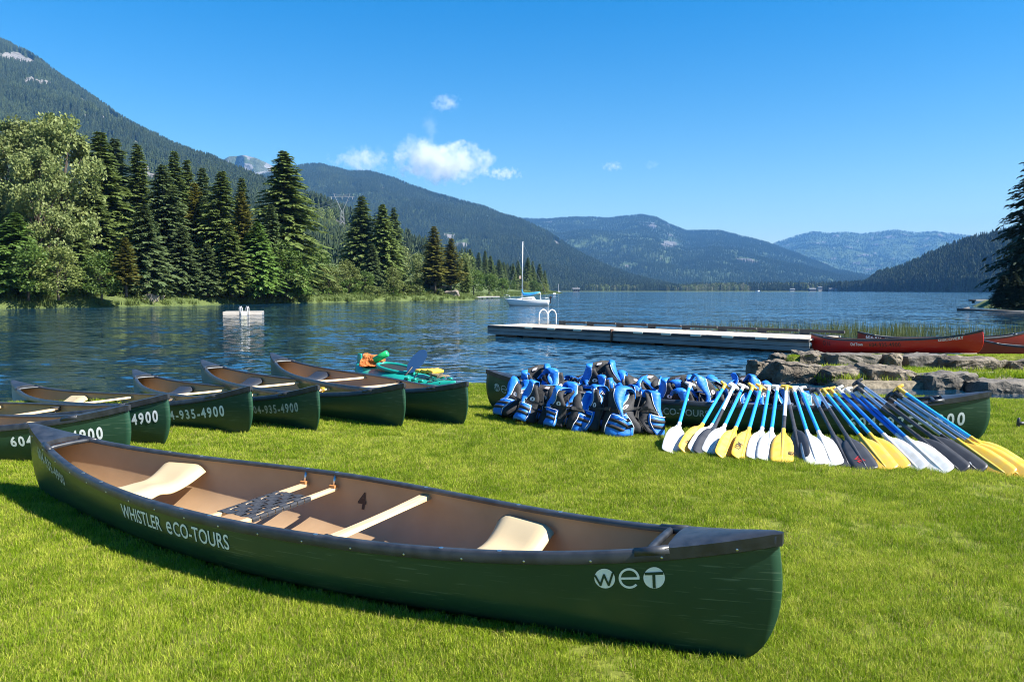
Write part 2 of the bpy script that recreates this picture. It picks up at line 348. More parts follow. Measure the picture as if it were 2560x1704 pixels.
def ridge(name, pts, treeh, footd, footz, m, label, rows=60, cols=220, p=1.0, gully=0.10, gs=0.004, rockthr=0.75, rocks=(), ntree=0, th=(0.7, 1.2), protos=None, wood=None, woodlabel=None, extra=None, lightthr=None, clear=()):
    """pts: (x, y, distance) of the skyline seen by the camera; footd: distance of the foot; the sheet is real terrain between them"""
    P = np.array([pd(x * DS, y * DS, d) - np.array([0, 0, treeh]) for x, y, d in pts])
    s = np.concatenate([[0], np.cumsum(np.hypot(np.diff(P[:, 0]), np.diff(P[:, 1])))]); q = np.linspace(0, s[-1], cols)
    RX, RY, RZ = [np.interp(q, s, P[:, i]) for i in range(3)]
    RZ = RZ + treeh * 0.5 * (fbm(q / (treeh * 6 + 1), q * 0 + 3, 3) - 0.5)
    if callable(footd): fd = footd(q / s[-1])
    else: fd = np.full(cols, float(footd))
    k = np.minimum(fd / RY, 0.97); FX, FY = RX * k, RY * k
    T = np.concatenate([np.linspace(0, 1, rows), [1.06, 1.16, 1.35]])
    V = []; 
    for t in T:
        X = FX + (RX - FX) * t; Y = FY + (RY - FY) * t
        sh = t ** p if t <= 1 else 1 - (t - 1) * 2.2
        Z = footz + (RZ - footz) * sh
        if t < 1:
            amp = gully * (RZ - footz) * (4 * t * (1 - t))
            Z = Z + amp * (fbm(X * gs + 5, Y * gs + 2, 5) - 0.55) * 1.6
        V.append(np.stack([X, Y, Z], -1))
    V = np.array(V); nr = len(T)
    rk = fbm(V[..., 0] * gs * 5, V[..., 2] * gs * 9 + V[..., 1] * gs * 2, 5)
    rk = smooth(rockthr - 0.06, rockthr + 0.06, rk)
    for (rx, ry, rr, ryr, amt) in rocks:     # bare rock seen at these places on the slope
        rkx = V.reshape(-1, 3); f = rkx[:, 1] * math.cos(PIT) - (rkx[:, 2] - CAMH) * math.sin(PIT); u = rkx[:, 1] * math.sin(PIT) + (rkx[:, 2] - CAMH) * math.cos(PIT)
        sx = (CX + F * rkx[:, 0] / f) / DS; sy = (CY - F * u / f) / DS
        w = np.exp(-(((sx - rx) / rr) ** 2 + ((sy - ry) / ryr) ** 2)) * amt
        rk = np.maximum(rk, w.reshape(rk.shape) * (0.55 + 0.9 * fbm(V[..., 0] * gs * 8, V[..., 2] * gs * 12, 4)))
    rk[-3:] *= 0
    v = V.reshape(-1, 3); i = np.arange((nr - 1) * cols).reshape(nr - 1, cols)[:, :-1].ravel()
    f = np.stack([i, i + 1, i + 1 + cols, i + cols], -1)
    me = bpy.data.meshes.new(name); me.from_pydata(v.tolist(), [], f.tolist()); me.materials.append(m)
    me.polygons.foreach_set('use_smooth', np.ones(len(f), dtype=bool))
    a = me.attributes.new('rock', 'FLOAT', 'POINT'); a.data.foreach_set('value', rk.ravel().astype(np.float32)); me.update()
    o = link(name, me); tag(o, label, 'mountain', kind='structure')
    if ntree:
        A = V[:-3, :-1]; B_ = V[:-3, 1:]; C = V[1:-2, :-1]; D = V[1:-2, 1:]
        ar = np.linalg.norm(np.cross(B_ - A, C - A), axis=-1); rkc = rk[:-3, :-1]
        wgt = ar * (1 - np.clip(rkc * 1.6, 0, 1)) * (0.35 + smooth(0.3, 0.55, fbm(A[..., 0] * gs * 4 + 50, A[..., 1] * gs * 4, 3)))
        wgt[-1] = 0
        pr = (wgt / wgt.sum()).ravel(); c = RNG.choice(pr.size, ntree, p=pr); r0, c0 = np.unravel_index(c, wgt.shape)
        a_, b_ = RNG.random(ntree)[:, None], RNG.random(ntree)[:, None]
        pts_ = (A[r0, c0] * (1 - a_) + B_[r0, c0] * a_) * (1 - b_) + (C[r0, c0] * (1 - a_) + D[r0, c0] * a_) * b_
        # skyline trees
        j = RNG.integers(0, cols - 1, ntree // 22); w_ = RNG.random(len(j))[:, None]
        pts_ = np.concatenate([pts_, V[rows - 1, j] * (1 - w_) + V[rows - 1, j + 1] * w_])
        n = len(pts_); pts_[:, 2] -= 1.0
        ln = fbm(pts_[:, 0] * gs * 3 + 9, pts_[:, 1] * gs * 3 + 30, 3)
        idx = RNG.choice(5, n, p=[.32, .25, .08, .25, .10])
        lt = (ln > 0.56) & (RNG.random(n) < 0.6); idx[lt] = 2
        pr_ = list(FARC)
        if protos: pr_ += protos; br = (ln > (lightthr or 0.6)) & (RNG.random(n) < 0.7); idx[br] = RNG.integers(5, 5 + len(protos), br.sum())
        sc = treeh * RNG.uniform(th[0], th[1], n)
        if protos: sc = np.where(idx >= 5, sc * 0.55, sc)
        for (rx, ry, rr, ryr) in clear:      # cleared ground: low bushes only
            f_ = pts_[:, 1] * math.cos(PIT) - (pts_[:, 2] - CAMH) * math.sin(PIT); u_ = pts_[:, 1] * math.sin(PIT) + (pts_[:, 2] - CAMH) * math.cos(PIT)
            inn = (((CX + F * pts_[:, 0] / f_) / DS - rx) / rr) ** 2 + (((CY - F * u_ / f_) / DS - ry) / ryr) ** 2 < RNG.uniform(0.6, 1.3, n)
            sc = np.where(inn, RNG.uniform(1.5, 4.5, n), sc); idx = np.where(inn, RNG.integers(5, 7, n), idx)
        scatter(wood, pts_, sc, RNG.uniform(0, 6.28, n), pr_, woodlabel, 'forest', idx=idx)
    return o, V

G1, G2 = (0.026, 0.04, 0.016), (0.045, 0.062, 0.022)
ROCK = (0.20, 0.19, 0.18)
MM1 = mountain_mat('forest_floor', G1, G2, ROCK, 0.02); MM3 = mountain_mat('forest_floor_far', G1, (0.06, 0.085, 0.03), ROCK, 0.012)
MM4 = mountain_mat('forest_floor_distant', (0.035, 0.055, 0.025), (0.06, 0.085, 0.035), (0.13, 0.125, 0.12), 0.006)
MSN = mountain_mat('alpine_rock', (0.06, 0.085, 0.04), (0.09, 0.09, 0.075), (0.2, 0.2, 0.2), 0.004)
ridge('distant_mountain', [(1560, 640, 9500), (1700, 590, 9500), (1780, 556, 9500), (1830, 541, 9450), (1870, 530, 9400), (1905, 534, 9400), (1945, 531, 9300), (1980, 536, 9300), (2030, 529, 9200), (2062, 526, 9200), (2110, 533, 9200), (2150, 530, 9200), (2200, 536, 9200), (2260, 543, 9000), (2330, 560, 8900), (2420, 580, 8800)], 22, 6300, 0, MM4, 'pale blue distant mountain range at the far end of the valley', rows=50, cols=240, gully=0.28, gs=0.0015, rockthr=0.66, ntree=22000, wood='distant_mountain_forest', woodlabel='forest on the distant blue mountain range')
ridge('snowy_peak', [(440, 400, 5400), (500, 372, 5400), (528, 358, 5400), (545, 357, 5400), (562, 355, 5300), (590, 362, 5300), (620, 376, 5300), (660, 400, 5300), (760, 440, 5300)], 6, 4700, 0, MSN, 'bare rocky peak with a patch of snow above the forest ridge', rows=60, cols=160, gully=0.25, gs=0.003, rockthr=0.47)
ridge('valley_mountain', [(1080, 505, 7600), (1150, 503, 7500), (1210, 500, 7400), (1260, 501, 7300), (1320, 497, 7200), (1365, 496, 7200), (1400, 500, 7100), (1440, 494, 7000), (1475, 491, 7000), (1510, 497, 6900), (1540, 512, 6900), (1580, 529, 6800), (1620, 527, 6700), (1655, 527, 6600), (1700, 538, 6500), (1760, 553, 6300), (1810, 571, 6100), (1870, 594, 5800), (1930, 618, 5500), (2000, 632, 5000), (2070, 645, 4600)], 22, 3300, -3, MM4, 'blue hazy forested mountain beyond the middle of the lake', rows=70, cols=300, gully=0.25, gs=0.0016, rockthr=0.74, rocks=((1500, 520, 14, 8, 0.9), (1540, 562, 22, 10, 0.9)), ntree=60000, wood='valley_mountain_forest', woodlabel='forest covering the hazy mountain beyond the lake')
ridge('middle_mountain', [(500, 425, 4600), (600, 398, 4600), (670, 380, 4600), (705, 374, 4600), (740, 373, 4500), (800, 388, 4400), (850, 391, 4400), (900, 404, 4300), (960, 425, 4200), (1010, 444, 4100), (1050, 455, 4000), (1110, 470, 3900), (1150, 486, 3800), (1200, 500, 3700), (1250, 524, 3600), (1300, 556, 3400), (1350, 584, 3200), (1400, 607, 3000), (1450, 627, 2800), (1510, 642, 2600), (1580, 655, 2450)], 24, 2050, -3, MM3, 'dark green forested mountain behind the sailboat', rows=80, cols=300, gully=0.20, gs=0.0026, rockthr=0.74, rocks=((1030, 545, 20, 9, 0.9), (1060, 565, 22, 10, 0.9), (1280, 560, 10, 8, 0.8), (880, 435, 6, 5, 0.8)), ntree=70000, th=(0.6, 1.15), wood='middle_mountain_forest', woodlabel='forest covering the dark green mountain behind the sailboat')
ridge('steep_mountain', [(-50, 60, 2960), (0, 84, 2900), (60, 112, 2800), (110, 147, 2700), (150, 176, 2650), (200, 205, 2600), (260, 248, 2500), (300, 277, 2400), (330, 292, 2350), (420, 331, 2150), (520, 371, 1900), (600, 402, 1650), (660, 425, 1450), (740, 450, 1300), (840, 490, 1150), (940, 540, 1000)], 24, 420, -3, MM1, 'steep forested mountainside with grey cliffs rising on the left', rows=90, cols=260, p=1.15, gully=0.16, gs=0.004, rockthr=0.665,
      rocks=((25, 135, 30, 14, 1.5), (60, 145, 22, 12, 1.5), (70, 190, 22, 10, 1.4), (100, 195, 20, 10, 1.4), (130, 168, 14, 14, 0.9), (185, 235, 16, 12, 0.8), (260, 270, 24, 14, 0.9), (30, 235, 18, 10, 0.8), (240, 330, 26, 12, 0.9), (460, 395, 14, 12, 1.0), (310, 335, 8, 14, 0.8)), ntree=60000, th=(0.55, 1.2), wood='steep_mountain_forest', woodlabel='forest covering the steep mountainside on the left')
ridge('lakeside_hill', [(480, 450, 1050), (600, 432, 1000), (660, 428, 960), (720, 436, 920), (770, 452, 880), (830, 478, 830), (900, 508, 780), (960, 533, 740), (1010, 552, 700), (1060, 562, 670), (1110, 577, 640), (1160, 597, 610), (1200, 608, 590), (1235, 622, 575), (1262, 645, 560), (1275, 668, 550)], 24, lambda q: 215 + 330 * q ** 1.5, -3, MM1, 'wooded hillside with a rock outcrop above the left bank', rows=50, cols=160, p=1.3, gully=0.14, gs=0.008, rockthr=0.80, rocks=((735, 487, 26, 9, 1.3), (790, 505, 22, 10, 1.2), (820, 520, 14, 12, 1.0), (760, 560, 60, 34, 0.0)),
      ntree=9000, th=(0.5, 1.05), protos=FARB[:2], wood='hillside_forest', woodlabel='mixed conifer and bush cover on the hillside above the left bank', lightthr=0.50, clear=((735, 535, 95, 32), (800, 560, 70, 30)))
ridge('right_hill', [(1900, 662, 2050), (1985, 646, 1950), (2020, 622, 1850), (2080, 606, 1750), (2130, 582, 1700), (2180, 562, 1650), (2230, 546, 1600), (2280, 533, 1550), (2356, 512, 1500), (2450, 490, 1450), (2600, 470, 1400)], 26, lambda q: 1900 - 900 * q, -1, MM1, 'dark forested hill descending to the lake on the right', rows=46, cols=170, p=0.85, gully=0.10, gs=0.006, rockthr=0.85, ntree=11000, th=(0.7, 1.25), wood='right_hill_forest', woodlabel='dark conifer forest on the hill to the right')

# ---- low land behind the lake and its far shore wood
flat = mobj('far_shore', [(60, 1880, -3), (60, 1900, 0.6), (1900, 1950, 0.6), (1900, 1930, -3), (60, 3600, 6), (1900, 3600, 6), (-700, 2300, 0.6), (-700, 3600, 6), (-700, 2280, -3)], [(0, 3, 2, 1), (1, 2, 5, 4), (6, 1, 4, 7), (8, 0, 1, 6)], mat('meadow', (0.11, 0.14, 0.035), 0.95, noise=(0.02, (0.07, 0.10, 0.03))))
tag(flat, 'low green far shore of the lake', 'shore', kind='structure')
n = 4200
fx = RNG.uniform(-60, 1100, n); fy = 1925 + RNG.random(n) ** 1.4 * 420
pts = np.stack([fx, fy, np.full(n, 0.5)], -1); ln = fbm(fx * 0.009, fy * 0.004, 3)
idx = RNG.choice(5, n, p=[.3, .3, .1, .2, .1]); br = (ln > 0.53) & (RNG.random(n) < 0.75); idx[br] = RNG.choice([5, 6, 7, 7], br.sum())
sc = np.where(idx >= 5, RNG.uniform(15, 24, n), RNG.uniform(16, 30, n)) * np.where(fy < 1950, 0.75, 1) * np.where(fx < 520, 0.8, 1.0)
scatter('far_shore_forest', pts, sc, RNG.uniform(0, 6.28, n), FARC + FARB, 'line of conifers and poplars along the far shore of the lake', 'forest', idx=idx)
# ---- left bank, right bank
BANK = np.array([(-140, 60), (-95, 74), (-54, 85.3), (-42, 104), (-33, 127), (-20, 148), (-10.6, 160), (-7.5, 168), (-9, 185), (-16, 235), (-17, 252), (-3, 262), (3, 300), (10, 400), (22, 500), (34, 560), (20, 640)], float) * np.array([1, 0.94])
def bank_strip(name, line, offs, hs, m, label):
    s = np.concatenate([[0], np.cumsum(np.hypot(*np.diff(line, axis=0).T))]); q = np.arange(0, s[-1], 2.0)
    X = np.interp(q, s, line[:, 0]); Y = np.interp(q, s, line[:, 1]); tx = np.gradient(X); ty = np.gradient(Y); l = np.hypot(tx, ty); nx, ny = -ty / l, tx / l
    k = np.ones(9) / 9; nx = np.convolve(np.pad(nx, 4, 'edge'), k, 'valid'); ny = np.convolve(np.pad(ny, 4, 'edge'), k, 'valid')
    w = 1.6 * (fbm(q * 0.12, q * 0 + 1, 3) - 0.5)
    V = [np.stack([X + nx * (o + w * (o < 30)), Y + ny * (o + w * (o < 30)), h * (0.8 + 0.4 * fbm(X * 0.08 + o, Y * 0.08, 3)) + (0 if h > 0 else 0)], -1) for o, h in zip(offs, hs)]
    V = np.array(V); c = len(q); v = V.reshape(-1, 3); i = np.arange((len(offs) - 1) * c).reshape(len(offs) - 1, c)[:, :-1].ravel()
    f = np.stack([i, i + 1, i + 1 + c, i + c], -1); o = mobj(name, v, f, m, smooth=True); tag(o, label, 'bank', kind='structure'); return X, Y, nx, ny, q
M_BANKG = mat('bank_growth', (0.06, 0.09, 0.02), 0.95, noise=(0.6, (0.10, 0.13, 0.03)), bump=(3, 1.0, 0.3), coords='Object')
BX, BY, BNX, BNY, BQ = bank_strip('left_bank', BANK, [-3, 0, 1.5, 4, 10, 25, 60, 150], [-2.2, WATER - 0.1, 0.35, 0.8, 1.6, 4, 9, 16], M_BANKG, 'green left bank of the lake below the conifers')
RB = np.array([(75, 52), (58, 70), (52, 84), (50.5, 92), (54, 100), (75, 112), (130, 135)], float) * np.array([1, 0.94]) + np.array([2.6, 0])
RX_, RY_, RNX, RNY, RQ = bank_strip('right_bank', RB[::-1], [-3, 0, 1.5, 4, 10, 30], [-2.2, WATER - 0.1, 0.3, 0.8, 1.5, 3], M_BANKG, 'shaded right bank of the lake below the dark conifers')

# ---- leaves
def leafm(name, c1, c2, tr=0.3, rough=0.6):
    return mat(name, c1, rough, noise=(0.55, c2, 0.2), spec=0.35, translucent=tr, objrand=0.12)
M_N = {'green': leafm('spruce_needles', (0.092, 0.138, 0.032), (0.15, 0.195, 0.05), 0.32), 'blue': leafm('fir_needles', (0.08, 0.125, 0.046), (0.13, 0.175, 0.065), 0.32),
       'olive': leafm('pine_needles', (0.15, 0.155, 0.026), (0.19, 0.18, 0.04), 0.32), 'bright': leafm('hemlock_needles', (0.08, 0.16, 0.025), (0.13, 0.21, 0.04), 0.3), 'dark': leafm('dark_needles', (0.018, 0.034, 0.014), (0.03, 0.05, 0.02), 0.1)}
M_L = {'silver': leafm('cottonwood_leaves', (0.12, 0.165, 0.045), (0.24, 0.275, 0.095), 0.35), 'green': leafm('alder_leaves', (0.06, 0.115, 0.018), (0.11, 0.17, 0.03), 0.35), 'yellow': leafm('willow_leaves', (0.12, 0.16, 0.035), (0.19, 0.22, 0.06), 0.35),
       'bank': leafm('bank_leaves', (0.075, 0.11, 0.025), (0.13, 0.16, 0.045), 0.3)}
def quads_mesh(name, C, U, W, m):
    """C centres, U half length vectors, W half width vectors -> pointed leaves"""
    n = len(C); V = np.stack([C - U, C + W, C + U, C - W], 1).reshape(-1, 3).astype(np.float32); f = np.arange(4 * n, dtype=np.int32)
    me = bpy.data.meshes.new(name); me.vertices.add(4 * n); me.vertices.foreach_set('co', V.ravel()); me.loops.add(4 * n); me.loops.foreach_set('vertex_index', f)
    me.polygons.add(n); me.polygons.foreach_set('loop_start', np.arange(0, 4 * n, 4, dtype=np.int32)); me.polygons.foreach_set('loop_total', np.full(n, 4, dtype=np.int32))
    me.materials.append(m); me.update(calc_edges=True); return me
def trunk_mesh(name, h, r, rg, branches=(), lean=0.01):
    b = MB(); k = 7; pts = [(rg.gauss(0, lean) * h * i / k, rg.gauss(0, lean) * h * i / k, -0.6 + (h + 0.6) * i / k) for i in range(k + 1)]
    b.tube(pts, [max(0.02, r * (1 - 0.95 * i / k)) for i in range(k + 1)], 7)
    for (p, q, rr) in branches:
        mid = [(p[i] + q[i]) / 2 + (0, 0, 0.06 * h)[i] * 0.3 for i in range(3)]; b.tube([p, mid, q], [rr, rr * 0.7, rr * 0.25], 5, caps=False)
    return b.mesh(name, [M_BARK], True)
def conifer_meshes(seed, h, w, m, nb=520, base=0.05, droop=0.28, npc=13, ragged=0.25, leaf=1.0):
    rg = random.Random(seed); C = []; U = []; W = []; br = []
    nw = max(10, int(nb / 7.5)); lean = rg.uniform(0, 6.28)
    for i in range(nb):
        wh = (i % nw + rg.uniform(-0.42, 0.42)) / nw                 # branches stand in whorls with gaps between them
        t = base + (1 - base) * max(0.0, min(0.995, wh)) ** 0.92; z = h * t; q = i * 2.39996 + rg.uniform(-.4, .4)
        L = w * ((1 - t) ** 0.78) * (rg.uniform(1 - 1.6 * ragged, 1 + ragged) + 0.16 * math.sin(q - lean + t * 5)) * min(1, 0.55 + 3.0 * (t - base)) + 0.012 * h
        d = Vector((math.cos(q), math.sin(q), 0)); up = 0.55 * (t - 0.25) + rg.uniform(-.08, .08); sd = Vector((-d.y, d.x, 0))
        for k in range(npc):
            s = (k + 0.7) / npc
            p = Vector((0, 0, z)) + d * (L * s) + Vector((0, 0, L * (up * s - droop * s * s)))
            tang = (d + Vector((0, 0, up - 2 * droop * s))).normalized()
            sz = (0.115 + 0.075 * (1 - s)) * L ** 0.55 * h ** 0.25 * rg.uniform(0.7, 1.25) * 0.75 * leaf
            for sg in ((-1, 1) if k < npc - 1 else (0,)):
                u = (tang + sd * sg * rg.uniform(0.5, 1.0) + Vector((0, 0, rg.uniform(-0.55, 0.15)))).normalized() * sz
                wv = (u.cross(Vector((rg.gauss(0, .6), rg.gauss(0, .6), 1)))).normalized() * sz * 0.42
                C.append(p + u * 0.8); U.append(u); W.append(wv)
        if i % 9 == 0 and t < 0.8: br.append(((0, 0, z), tuple(Vector((0, 0, z)) + d * L * 0.7 + Vector((0, 0, -droop * L * 0.4))), 0.004 * h))
    return quads_mesh('crown', np.array(C), np.array(U), np.array(W), m), trunk_mesh('trunk', h * 0.98, h * 0.013 + 0.05, rg, br, 0.004)
def broadleaf_meshes(seed, h, w, m, clumps=60, per=110, leaf=0.26, low=0.2, clr=0.16):
    rg = np.random.default_rng(seed); r2 = random.Random(seed); C = []; U = []; W = []; br = []
    for k in range(clumps):
        z = low + (1 - low) * rg.random() ** 0.8; rad = w * math.sqrt(max(0.03, 1 - ((z - (low + 0.38 * (1 - low))) / (0.64 * (1 - low) + 0.02)) ** 2)) * rg.random() ** 0.45; q = rg.random() * 6.283
        c = np.array([rad * math.cos(q), rad * math.sin(q), z * h * 0.97]); cr = h * clr * rg.uniform(0.55, 1.0) * np.array([1, 1, 0.75])
        d = rg.normal(size=(per, 3)); d /= np.linalg.norm(d, axis=1)[:, None]; p = c + d * cr * (rg.random((per, 1)) ** 0.4)
        u = rg.normal(size=(per, 3)) + d * 0.7; u /= np.linalg.norm(u, axis=1)[:, None]; x = np.cross(u, rg.normal(size=(per, 3))); x /= np.linalg.norm(x, axis=1)[:, None]
        s = leaf * rg.uniform(0.6, 1.3, (per, 1)); C.append(p); U.append(u * s); W.append(x * s * 0.6)
        if k % 3 == 0: br.append(((0, 0, max(0.05 * h, c[2] * 0.55)), tuple(c), 0.006 * h))
    return quads_mesh('crown', np.concatenate(C), np.concatenate(U), np.concatenate(W), m), trunk_mesh('trunk', h * 0.9, h * 0.016 + 0.03, r2, br, 0.012)
CON = {}
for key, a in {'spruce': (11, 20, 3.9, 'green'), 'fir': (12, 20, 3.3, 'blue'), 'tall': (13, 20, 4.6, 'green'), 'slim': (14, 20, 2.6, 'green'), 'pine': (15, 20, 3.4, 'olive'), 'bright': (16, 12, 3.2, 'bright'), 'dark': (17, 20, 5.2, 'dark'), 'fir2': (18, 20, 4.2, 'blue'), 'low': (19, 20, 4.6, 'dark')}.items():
    kw = dict(tall=dict(nb=580, ragged=0.32, droop=0.3), pine=dict(nb=420, base=0.18, ragged=0.4, droop=0.05), dark=dict(nb=620, droop=0.3, npc=11, ragged=0.3, leaf=0.85), slim=dict(nb=460)).get(key, {})
    CON[key] = (a[1],) + conifer_meshes(a[0], a[1], a[2], M_N[a[3]], **kw)
BRO = {}
for key, a in {'cottonwood': (21, 22, 5.6, 'silver', dict(clumps=120, per=130, leaf=0.27, low=0.12, clr=0.085)), 'alder': (22, 10, 3.0, 'green', dict(clumps=55, per=60, leaf=0.24, low=0.08)), 'willow': (23, 10, 3.2, 'yellow', dict(clumps=60, per=60, leaf=0.22, low=0.05)), 'shrub': (24, 3, 1.9, 'bank', dict(clumps=34, per=44, leaf=0.15, low=0.02, clr=0.22)), 'poplar': (25, 14, 2.4, 'silver', dict(clumps=60, per=60, leaf=0.26, low=0.05)), 'bush': (26, 3, 2.0, 'green', dict(clumps=34, per=44, leaf=0.15, low=0.02, clr=0.22)), 'willowbush': (27, 3, 1.9, 'yellow', dict(clumps=34, per=44, leaf=0.15, low=0.02, clr=0.22))}.items():
    BRO[key] = (a[1],) + broadleaf_meshes(a[0], a[1], a[2], M_L[a[3]], **a[4])
def plant(name, kind, x, top, d, label, cat, group, wide=1.0, basez=None):
    """x, top: skyline point of the plant; d its distance"""
    src = CON.get(kind) or BRO.get(kind)
    d = d * 0.94; p = pd(x * DS, top * DS, d); bz = 0.6 if basez is None else basez
    h = p[2] - bz; s = h / src[0]; o = empty(name, (p[0], p[1], bz)); wide = wide * (1.32 if kind in CON and kind != 'dark' else 1.1); wide = wide * (0.74 if kind == 'cottonwood' else 0.8 if kind == 'dark' else 1.0); o.scale = (s * wide, s * wide, s); o.rotation_euler = (random.gauss(0, 0.018), random.gauss(0, 0.018), random.uniform(0, 6.28))
    link('crown', src[1], o); link('trunk', src[2], o); tag(o, label, cat, group); return o
GC = 'conifers on the left bank'; GB = 'leafy trees on the left bank'; GS = 'shrubs along the left waterline'
for a in [
 ('conifer', 'spruce', 232, 303, 112, 'tall dark conifer right beside the big pale cottonwood, its top yellow-green', 1.05), ('conifer', 'slim', 309, 328, 118, 'narrow conifer with a pointed top, second spire right of the cottonwood', 0.9),
 ('conifer', 'fir', 262, 318, 120, 'conifer rising just behind the tallest one beside the cottonwood', 1.0), ('conifer', 'fir2', 372, 378, 113, 'broad blue-green conifer above the pale bank rocks', 1.0), ('conifer', 'slim', 399, 343, 128, 'slim spire standing behind the broad blue-green conifer', 0.85),
 ('conifer', 'slim', 425, 366, 132, 'narrow conifer just right of the slim spire at the back', 0.9), ('conifer', 'pine', 447, 420, 117, 'brownish olive conifer left of the swimming raft', 0.9), ('conifer', 'spruce', 500, 392, 116, 'full green conifer directly above the left end of the swimming raft', 1.05),
 ('conifer', 'fir', 463, 385, 124, 'dark conifer peeking out between the olive one and the full green one', 0.9), ('conifer', 'pine', 553, 440, 117, 'yellow-olive conifer directly above the middle of the swimming raft', 0.85), ('conifer', 'slim', 552, 408, 128, 'slim conifer top behind the yellow-olive one above the raft', 0.9),
 ('conifer', 'tall', 650, 346, 126, 'tallest ragged conifer standing alone above the right of the raft', 1.12), ('conifer', 'bright', 592, 510, 116, 'light green conifer filling the gap left of the tallest ragged one', 1.1), ('conifer', 'bright', 690, 598, 122, 'small bright green conifer at the water below the tallest ragged one', 1.0),
 ('conifer', 'spruce', 832, 450, 160, 'left one of the dark conifer pair below the power pylon', 1.05), ('conifer', 'tall', 878, 468, 158, 'right one of the dark conifer pair below the power pylon, trunk showing', 0.92), ('conifer', 'fir', 908, 476, 164, 'thin conifer leaning into the right side of the dark pair', 0.85),
 ('conifer', 'pine', 1000, 520, 160, 'ragged olive pine on the rocky point left of the sailboat', 1.15), ('conifer', 'pine', 1036, 548, 163, 'shorter pine right of the ragged olive one on the rocky point', 1.25), ('conifer', 'spruce', 985, 575, 168, 'dark conifer low behind the ragged olive pine', 1.1),
 ('conifer', 'pine', 286, 545, 94, 'short yellowish pine with a bare lower trunk near the waterline', 1.25), ('conifer', 'spruce', 168, 500, 98, 'green conifer in front of the cottonwood at the waterline', 1.45), ('conifer', 'bright', 25, 488, 90, 'bright green conifer at the left edge below the cottonwood', 1.3),
 ('conifer', 'fir2', 330, 470, 103, 'short blue-green conifer behind the yellowish pine', 1.2), ('conifer', 'fir2', 415, 520, 108, 'low blue-green conifer right of the pale bank rocks', 1.2), ('conifer', 'spruce', 215, 420, 104, 'dark conifer tucked against the right edge of the cottonwood', 1.2),
 ('conifer', 'fir', 620, 470, 121, 'dark conifer touching the left side of the tallest ragged one', 1.05), ('conifer', 'spruce', 530, 520, 112, 'low dark conifer right behind the raft', 1.3), ('conifer', 'fir2', 475, 560, 110, 'low bluish conifer at the water left of the raft', 1.35),
 ('conifer', 'fir2', 855, 560, 152, 'low bluish conifer at the foot of the dark pair', 1.1), ('conifer', 'spruce', 1070, 600, 178, 'dark conifer right of the pines on the rocky point', 1.0)]:
    plant(a[0], a[1], a[2], a[3], a[4], a[5], 'tree', GC, a[6], basez=0.9)
for a in [('cottonwood', 128, 262, 101, 'large pale silvery cottonwood crown in the left corner of the far bank', 1.0), ('cottonwood', 28, 278, 104, 'pale cottonwood cut by the left edge of the picture', 1.05), ('cottonwood', 75, 340, 95, 'lower pale cottonwood in front of the two tall ones', 1.0),
          ('alder', 660, 560, 121, 'leafy tree in front of the tallest ragged conifer', 1.2), ('poplar', 925, 570, 172, 'pale slender poplar between the dark conifers and the pines', 0.9), ('poplar', 958, 585, 180, 'second pale poplar just left of the pines', 0.9),
          ('poplar', 1068, 585, 190, 'pale poplar rising right of the pines on the point', 0.9), ('willow', 755, 610, 138, 'yellow-green willow on the bank right of the tallest conifer', 1.2), ('willow', 800, 600, 146, 'tall yellow-green willow under the power pylon', 1.0),
          ('alder', 725, 570, 140, 'green alder on the slope below the power pylon', 1.2), ('willow', 905, 615, 150, 'pale willow at the foot of the dark conifer pair', 1.0), ('alder', 1090, 620, 205, 'round alder above the small far jetty', 1.3), ('alder', 1125, 630, 230, 'rounded pale alder left of the sailboat mast', 1.4), ('alder', 1155, 640, 245, 'low rounded alder beside the grassy spit', 1.4),
          ('alder', 60, 560, 88, 'leafy dark alder at the waterline below the cottonwoods', 1.3), ('willow', 130, 570, 89, 'grey-green willow below the big cottonwood', 1.2), ('alder', 230, 580, 93, 'leafy alder between the waterline conifers', 1.2), ('willow', 960, 640, 158, 'bushy willow on the shore left of the rocky point', 1.1), ('alder', 840, 625, 148, 'bright bushy alder on the shore under the dark pair', 1.1)]:
    plant('broadleaf_tree', a[0], a[1], a[2], a[3], a[4], 'tree', GB, a[5], basez=0.7)
for a in [('spruce', 1082, 572, 'leftmost tall conifer of the dark grove behind the sailboat'), ('fir', 1100, 580, 'second conifer of the dark grove left of the sailboat mast'), ('slim', 1116, 576, 'slim spire in the dark grove left of the sailboat mast'), ('spruce', 1131, 588, 'broad conifer in the dark grove left of the sailboat mast'), ('fir2', 1147, 596, 'conifer at the right end of the grove left of the mast'), ('slim', 1160, 602, 'last low conifer left of the gap behind the sailboat'),
          ('spruce', 1180, 606, 'conifer just left of the sailboat mast'), ('fir', 1194, 598, 'dark conifer touching the left side of the sailboat mast'), ('spruce', 1214, 592, 'tallest conifer right behind the sailboat mast'), ('slim', 1226, 600, 'slim conifer close right of the sailboat mast'), ('fir2', 1240, 606, 'second conifer right of the sailboat mast'), ('spruce', 1252, 622, 'last conifer at the right end of the headland')]:
    plant('conifer', a[0], a[1], a[2], 440 + (a[1] - 1080) * 0.45, a[3], 'tree', 'conifers on the headland behind the sailboat', 0.9, basez=0.5)
for a in [('alder', 1175, 645, 430, 'round bush left of the sailboat mast at the headland shore'), ('willow', 1205, 648, 430, 'yellowish bush behind the sailboat cabin'), ('alder', 1230, 645, 450, 'green bush behind the stern of the sailboat'), ('willow', 1250, 652, 460, 'last bush at the tip of the headland')]:
    plant('broadleaf_tree', a[0], a[1], a[2], a[3], a[4], 'tree', 'bushes on the headland shore', 1.5, basez=0.2)
